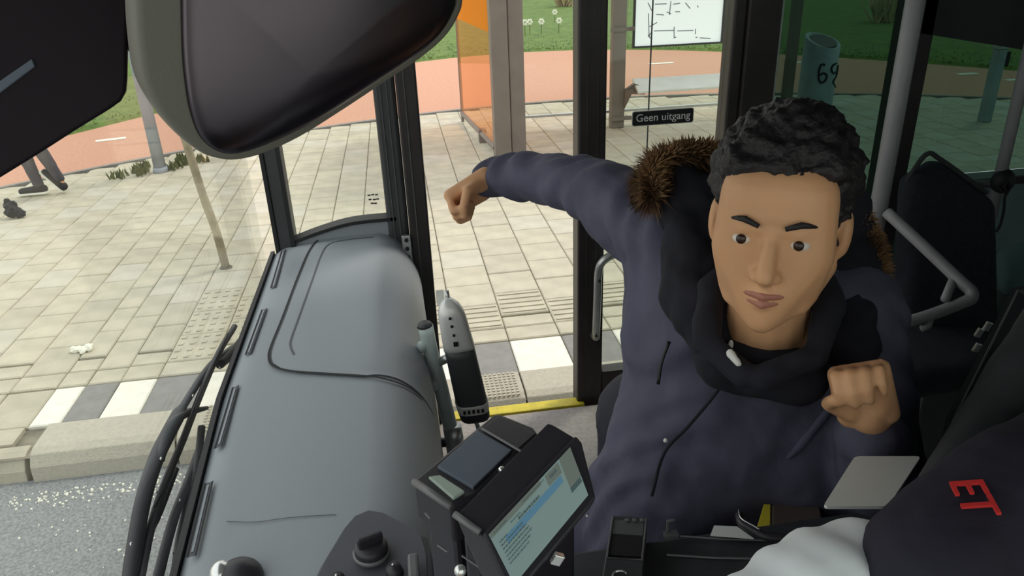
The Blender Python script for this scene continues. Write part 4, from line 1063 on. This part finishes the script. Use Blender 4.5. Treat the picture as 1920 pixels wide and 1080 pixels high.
# --- man in the parka ---
HD = .95
chin_p, crown_p = at(1432, 618, HD+.05), at(1486, 235, HD-.06)
zdir = (crown_p-chin_p).normalized(); hc = at(1458, 425, HD)
ydir = (hc-CAMP).normalized()+Vector((.10, .05, -.05))
HM = axes(hc, zdir, ydir) @ Matrix.Scale(1.04, 4)
sR, sL = at(1255, 460, 1.24), at(1580, 590, 1.15)
eR, wR, fR = at(1085, 345, 1.46), at(925, 332, 1.62), at(872, 366, 1.66)
eL, wL = at(1655, 900, 1.12), at(1628, 778, .95)
hips = Vector((.52, 1.22, .98)); ch = at(1420, 720, 1.20)
LM = axes(wL, (at(1608, 690, .92)-wL), (at(1610, 730, 1.1)-at(1600, 730, .98)))
RM = axes(at(915, 340, 1.63), (at(862, 372, 1.63)-at(915, 340, 1.63)), Vector((-.1, .6, .5)))
man = thing('person', 'man in a navy fur hooded parka swinging his fist towards the door', 'person', (hips.x, hips.y, .28))
neck = HM @ Vector((0, .05, -.15))
kR, kL = Vector((.40, 1.10, .70)), Vector((.68, 1.06, .70)); aR, aL = Vector((.42, 1.30, .36)), Vector((.74, 1.26, .36))
bodyp = head_prims(HM) + hand_prims(LM, .82, .8, -1) + hand_prims(RM, 1.0, 1.0, 1)
bodyp += [([(tuple(neck), .06), (tuple(sR.lerp(sL, .5)), .07)], None), ([(tuple(sR), .05), (tuple(sL), .05), (tuple(hips), .11)], None),
          ([(tuple(sR), .05), (tuple(eR), .038)], None), ([(tuple(eR), .032), (tuple(at(1000, 335, 1.55)), .028)], None), ([(tuple(at(1000, 335, 1.55)), .028), (tuple(at(915, 342, 1.63)), .024)], None),
          ([(tuple(sL), .05), (tuple(eL), .038)], None), ([(tuple(eL), .038), (tuple(wL), .025)], None),
          ([(tuple(hips+Vector((-.09, 0, 0))), .08), (tuple(kR), .055)], None), ([(tuple(kR), .052), (tuple(aR), .035)], None),
          ([(tuple(hips+Vector((.09, 0, 0))), .08), (tuple(kL), .055)], None), ([(tuple(kL), .052), (tuple(aL), .035)], None)]
mb = obj('body', sculpt(bodyp, .0042, 3), 'skin', man, True)
face_parts(mb, HM)
obj('hair', sculpt([([((0, .028, .056), (.088, .100, .092))], HM), ([((-.05, -.050, .088), .020), ((.05, -.045, .088), .020), ((0, .0, .125), .03)], HM),
                    ([((.066, .03, .0), (.014, .035, .035)), ((-.066, .03, .0), (.014, .035, .035)), ((0, .09, -.02), .03)], HM)], .005, 2, .012, 45), 'hair', mb, True)
def fold(p):
    return .008*math.sin(38*(p.x*.8+p.z*1.3+.25*math.sin(p.y*14)))*max(0, noise.noise(p*7)+.35)
t2 = lambda v_: tuple(v_)
def sl(a, ra, b_, rb2): return [(t2(a), ra), (t2(b_), rb2)]
midR = at(1160, 385, 1.37)
coat = [sl(sR+Vector((.02, 0, -.01)), .088, midR, .070), sl(midR, .070, eR, .058), sl(eR, .060, at(1000, 333, 1.55), .054), sl(at(1000, 333, 1.55), .054, at(940, 328, 1.62), .048), sl(at(940, 328, 1.62), .047, at(912, 338, 1.635), .042),
        sl(sL, .085, eL, .068), sl(eL, .066, at(1630, 815, .98), .044),
        [(t2(at(1262, 500, 1.26)), .085), (t2(at(1330, 600, 1.2)), .10), (t2(at(1570, 610, 1.16)), .09), (t2(at(1560, 720, 1.22)), .12), (t2(at(1310, 740, 1.25)), .125)],
        [(t2(at(1310, 740, 1.25)), .13), (t2(at(1560, 720, 1.22)), .12), (t2(at(1255, 900, 1.24)), .125), (t2(at(1545, 880, 1.24)), .125)],
        [(t2(at(1255, 900, 1.24)), .125), (t2(at(1545, 880, 1.24)), .125), (t2(at(1240, 1060, 1.30)), .13), (t2(at(1500, 1060, 1.32)), .13)],
        [(t2(at(1240, 1060, 1.30)), .13), (t2(at(1500, 1060, 1.32)), .13), ((.36, 1.26, .72), .12), ((.72, 1.24, .72), .12)],
        ]
parka = obj('parka', sculpt(coat, .008, 5, .010, 9, fold), 'coat', man, True)
# collar / open hood lining round the neck
HC = lambda x, y, z: HM @ Vector((x, y, z))
obj('collar', sculpt([sl(HC(-.075, .03, -.11), .022, HC(-.066, -.035, -.150), .018), sl(HC(-.066, -.035, -.15), .018, HC(-.012, -.070, -.172), .018), sl(HC(.075, .03, -.11), .022, HC(.066, -.035, -.15), .018), sl(HC(.066, -.035, -.15), .018, HC(.012, -.070, -.172), .018),
                      sl(HC(-.075, .03, -.11), .022, HC(-.05, .09, -.09), .022), sl(HC(.075, .03, -.11), .022, HC(.05, .09, -.09), .022), sl(HC(-.05, .09, -.09), .022, HC(.05, .09, -.09), .022),
                      sl(HC(-.05, .0, -.20), .040, HC(.05, .0, -.20), .040)], .006, 3, .006, 16), 'coatdark', parka, True)
# hood lying back, dark
obj('hood', sculpt([sl(at(1270, 360, 1.22), .055, at(1330, 420, 1.20), .06), sl(at(1330, 420, 1.20), .06, at(1300, 560, 1.19), .05), [(t2(at(1300, 400, 1.20)), .06), (t2(at(1570, 420, 1.22)), .06), (t2(at(1600, 560, 1.16)), .05), (t2(at(1500, 330, 1.25)), .05)], sl(at(1590, 500, 1.16), .045, at(1590, 640, 1.08), .045), [(t2(at(1300, 450, 1.14)), .045), (t2(at(1305, 560, 1.10)), .05), (t2(at(1335, 640, 1.06)), .035)], sl(at(1335, 640, 1.06), .035, at(1400, 690, 1.05), .02)], .008, 4, .012, 14), 'coatdark', parka, True)
def fur(name, path, r, n, ln, parent, m='fur'):
    pts = interp(path, 8); b = MB(); b.tube(pts, r*.72, 10)
    for k in range(n):
        i = random.randrange(len(pts)-1); c = pts[i].lerp(pts[i+1], random.random())
        dd = Vector((random.gauss(0, 1), random.gauss(0, 1), random.gauss(0, 1))).normalized()
        tn = (pts[i+1]-pts[i]).normalized(); dd = (dd-tn*dd.dot(tn)*.6).normalized()
        s = dd.cross(Vector((.3, .5, .8))).normalized()*.0016; st_ = c+dd*r*.6; en = c+dd*(r+ln*random.uniform(.5, 1))+Vector((random.uniform(-.3, .3)*ln, 0, random.uniform(-.6, .1)*ln))
        md = (st_+en)/2+Vector((0, 0, .2*ln)); b.add([st_-s, st_+s, md+s*.8, en, md-s*.8], [(0, 1, 2, 3, 4)])
    return obj(name, b, m, parent)
fur('fur_trim', [at(1345, 300, 1.24), at(1290, 298, 1.22), at(1238, 312, 1.20), at(1218, 345, 1.18), at(1225, 372, 1.17)], .024, 4200, .020, parka)
fur('fur_trim', [at(1600, 400, 1.20), at(1632, 470, 1.16), at(1636, 530, 1.13)], .018, 2500, .016, parka)
# zip, pull, drawcord, neckline of white shirt
obj('zip_placket', MB().tube(interp([at(1378, 640, 1.045), at(1372, 690, 1.055), at(1340, 740, 1.08), at(1290, 800, 1.10), at(1245, 850, 1.105), at(1222, 930, 1.11)], 5), .0025, 8), 'coatdark', parka, True)
obj('zip_pull', MB().ell(at(1370, 647, 1.02), (.004, .003, .008), None, 10, 8), 'white', parka, True)
obj('press_stud', MB().ell(at(1248, 826, 1.095), (.0035, .003, .0035), None, 8, 6), 'white', parka, True)
obj('drawcord', MB().tube(interp([at(1255, 640, 1.10), at(1240, 680, 1.10), at(1234, 720, 1.105)], 4), .003, 6), 'black', parka, True)
for (a_, c_) in (((1232, 560), (1245, 640)), ((1222, 470), (1252, 520))): pass
obj('pocket_flap', sculpt([[(t2(at(1530, 800, 1.10)), .006), (t2(at(1560, 760, 1.09)), .006), (t2(at(1500, 838, 1.11)), .006), (t2(at(1478, 858, 1.115)), .004)]], .003, 1), 'coat', parka, True)
obj('shirt_neckline', sculpt([[(t2(HC(-.030, -.072, -.146)), .006), (t2(HC(-.018, -.080, -.154)), .0045)]], .003, 2), 'white', mb, True)
obj('trousers', sculpt([sl(hips+Vector((-.09, 0, 0)), .095, kR, .075), sl(kR, .074, aR+Vector((0, 0, .04)), .055), sl(hips+Vector((.09, 0, 0)), .095, kL, .075), sl(kL, .074, aL+Vector((0, 0, .04)), .055), sl(hips+Vector((-.08, 0, .03)), .11, hips+Vector((.08, 0, .03)), .11)], .01, 4, .004, 10), 'trouser', man, True)
for a_ in (aR, aL):
    obj('shoe', sculpt([[((a_.x, a_.y+.03, .325), .045), ((a_.x, a_.y-.14, .315), .035), ((a_.x, a_.y-.02, .32), .042), ((a_.x, a_.y+.02, .38), .04)]], .008, 3), 'shoe', man, True)

# --- driver (only shoulder, sleeve and vest in view) ---
drv = thing('person', 'seated bus driver in a dark vest over a pale shirt', 'person', (.85, .45, .3))
nk = Vector((.86, .36, 1.50)); hip = Vector((.84, .44, .90))
HMD = axes(nk+Vector((0, 0, .17)), (0, 0, 1), (1, -.1, 0))
dsR = at(1720, 1090, .72); dsL = Vector((.84, .12, 1.38))
deR = at(1380, 1330, .68)
dwR = deR+Vector((-.20, -.02, .03))
DHM = axes(dwR, (-1, 0, .1), (0, 0, 1)); 
dkR, dkL = Vector((.42, .55, .86)), Vector((.42, .25, .86)); daR, daL = Vector((.34, .55, .36)), Vector((.34, .25, .36))
deL = Vector((.62, .06, 1.14)); dwL = Vector((.38, .12, 1.16)); DHL = axes(dwL, (-1, 0, .1), (0, 0, 1))
dbp = head_prims(HMD)+hand_prims(DHM, 1, .7, -1)+hand_prims(DHL, 1, .7, 1)+[
    (sl(nk, .06, nk+Vector((0, 0, -.10)), .07), None), ([(t2(dsR), .045), (t2(dsL), .045), (t2(hip), .11)], None), (sl(dsR, .045, deR, .034), None), (sl(deR, .034, dwR, .024), None), (sl(dsL, .045, deL, .034), None), (sl(deL, .034, dwL, .024), None),
    (sl(hip+Vector((0, .09, 0)), .08, dkR, .055), None), (sl(dkR, .05, daR, .035), None), (sl(hip+Vector((0, -.09, 0)), .08, dkL, .055), None), (sl(dkL, .05, daL, .035), None)]
dbd = obj('body', sculpt(dbp, .006, 3), 'skin', drv, True)
face_parts(dbd, HMD)
obj('hair', sculpt([([((0, .028, .050), (.082, .094, .086))], HMD)], .006, 2, .01, 45), 'hair', dbd, True)
def sfold(p): return .004*math.sin(120*(p.x+.5*p.y)+3*math.sin(p.z*18))*max(0, noise.noise(p*9)+.6)
sA_ = [at(1612, 1066, .72), at(1520, 1100, .69), at(1445, 1165, .68)]
obj('shirt', sculpt([sl(sA_[0], .048, sA_[1], .049), sl(sA_[1], .049, sA_[2], .052), sl(sA_[2], .052, deR, .047), sl(deR, .046, dwR, .034), sl(dsR, .05, sA_[0], .046),
                     sl(dsL, .06, deL, .048), sl(deL, .046, dwL, .034), [(t2(dsR+Vector((.03, 0, -.02))), .05), (t2(dsL), .06), (t2(hip), .12)]], .006, 4, .003, 14, sfold), 'shirt', drv, True)
vst = obj('vest', sculpt([[(t2(at(1760, 1090, .675)), .074), (t2(at(1745, 1010, .705)), .038), (t2(at(1890, 925, .73)), .060), (t2(at(2000, 880, .8)), .07), (t2(at(1900, 1150, .74)), .10), (t2(at(2150, 1000, .8)), .10)],
                          [(t2(at(1740, 1120, .72)), .06), (t2(at(1760, 1300, .75)), .08), (t2(dsL+Vector((0, .03, 0))), .07), (t2(hip+Vector((0, .05, 0))), .13), (t2(hip+Vector((0, -.05, 0))), .13), (t2(at(2150, 1000, .8)), .10)]], .006, 5, .003, 14), 'vest', drv, True)
obj('trousers', sculpt([sl(hip+Vector((0, .09, 0)), .095, dkR, .072), sl(dkR, .07, daR, .052), sl(hip+Vector((0, -.09, 0)), .095, dkL, .072), sl(dkL, .07, daL, .052), sl(hip+Vector((0, .05, 0)), .12, hip-Vector((0, .05, 0)), .12)], .01, 4), 'trouser', drv, True)
for a_ in (daR, daL):
    obj('shoe', sculpt([[((a_.x+.03, a_.y, .325), .045), ((a_.x-.14, a_.y, .315), .035), ((a_.x, a_.y, .37), .04)]], .008, 3), 'shoe', drv, True)
# lettering: find the vest surface under the photo's lettering by casting a ray
def cast(o, x, y):
    dg = bpy.context.evaluated_depsgraph_get(); dg.update()
    d = ray(x, y).normalized(); ok, loc, nn, idx = o.ray_cast(o.matrix_world.inverted() @ CAMP, d)
    return (o.matrix_world @ loc, nn) if ok else (at(x, y, .66), -d)
bpy.context.view_layer.update()
L0, nL = cast(vst, 1822, 938)
L1, _ = cast(vst, 1804, 905)[0], 0
L2, _ = cast(vst, 1838, 970)[0], 0
xd = (L2-L1).normalized()
yd = nL.cross(xd).normalized()
fm = frame_mat(L0+nL*.004, xd, yd)
if (fm.to_3x3() @ Vector((0, 0, 1))).dot(CAMP-L0) < 0: fm = fm @ Matrix.Rotation(math.pi, 4, 'X')
tm = text_mesh('ET', .040, fm, .0015)
obj('lettering', tm, 'red', vst)

# --- pedestrian outside at left ---
pd = onz(96, 372); k = .96
ped = thing('person', 'pedestrian in dark trousers walking on the pavement at far left', 'person', pd)
hp = Vector((pd.x-.10, pd.y+.02, .86))
f1, f2 = onz(78, 366)+Vector((0, 0, .08)), onz(122, 362)+Vector((0, 0, .10))
k1 = ony(66, 315, pd.y)
k1, k2 = f1.lerp(hp, .55)+Vector((-.05, 0, 0)), f2.lerp(hp, .55)+Vector((-.02, 0, .02))
sh1, sh2 = hp+Vector((-.06, -.17, .52)), hp+Vector((-.06, .17, .52)); hdm = axes(hp+Vector((-.08, 0, .78)), (0, 0, 1), (1, 0, 0))
w_1, w_2 = hp+Vector((-.25, -.22, .05)), hp+Vector((.18, .22, .05))
pb_ = head_prims(hdm)+hand_prims(axes(w_1, (0, 0, -1), (0, 1, 0)), 1, .5, 1)+hand_prims(axes(w_2, (0, 0, -1), (0, -1, 0)), 1, .5, -1)+[(sl(hp, .10, hp+Vector((-.05, 0, .5)), .10), None), ([(t2(sh1), .05), (t2(sh2), .05), (t2(hp), .1)], None),
    (sl(sh1, .045, w_1+Vector((.02, 0, .25)), .035), None), (sl(w_1+Vector((.02, 0, .25)), .035, w_1, .025), None), (sl(sh2, .045, w_2+Vector((-.1, 0, .25)), .035), None), (sl(w_2+Vector((-.1, 0, .25)), .035, w_2, .025), None),
    (sl(hp, .08, k1, .055), None), (sl(k1, .05, f1, .026), None), (sl(hp, .08, k2, .05), None), (sl(k2, .05, f2, .026), None)]
pbd = obj('body', sculpt(pb_, .009, 2), 'skin', ped, True)
obj('hair', sculpt([([((0, .028, .050), (.082, .094, .086))], hdm)], .009, 1, .01, 45), 'hair', pbd, True)
obj('trousers', sculpt([sl(hp, .10, k1, .068), sl(k1, .066, f1+Vector((0, 0, .03)), .045), sl(hp, .10, k2, .068), sl(k2, .066, f2+Vector((-.01, 0, .04)), .042), sl(hp, .12, hp+Vector((0, 0, .08)), .12)], .01, 3, .004, 12), mat('trousers_grey', (.09, .085, .10), .85, var=.15, scale=10), ped, True)
obj('jacket', sculpt([[(t2(sh1), .07), (t2(sh2), .07), (t2(hp+Vector((0, 0, .02))), .14)], sl(sh1, .065, w_1+Vector((.02, 0, .25)), .05), sl(w_1+Vector((.02, 0, .25)), .05, w_1, .04), sl(sh2, .065, w_2+Vector((-.1, 0, .25)), .05), sl(w_2+Vector((-.1, 0, .25)), .05, w_2, .04)], .012, 3, .006, 10), 'coat', ped, True)
for i, (ff, ang) in enumerate(((f1, 0), (f2, 55))):
    Rm = Matrix.Translation(ff) @ Matrix.Rotation(math.radians(ang), 4, 'Y')
    s_ = obj('shoe', sculpt([([((-.03, 0, -.02), .042), ((-.17 if ang == 0 else .13, 0, -.035), .030)], Rm)] if False else [([((.03, 0, -.02), .04), ((-.15, 0, -.035), .032)], Rm)], .008, 2), 'shoe', ped, True)
    obj('sole', sculpt([([((.04, 0, -.055), (.04, .042, .016)), ((-.16, 0, -.06), (.035, .038, .016))], Rm)], .007, 1), 'flower', s_, True)
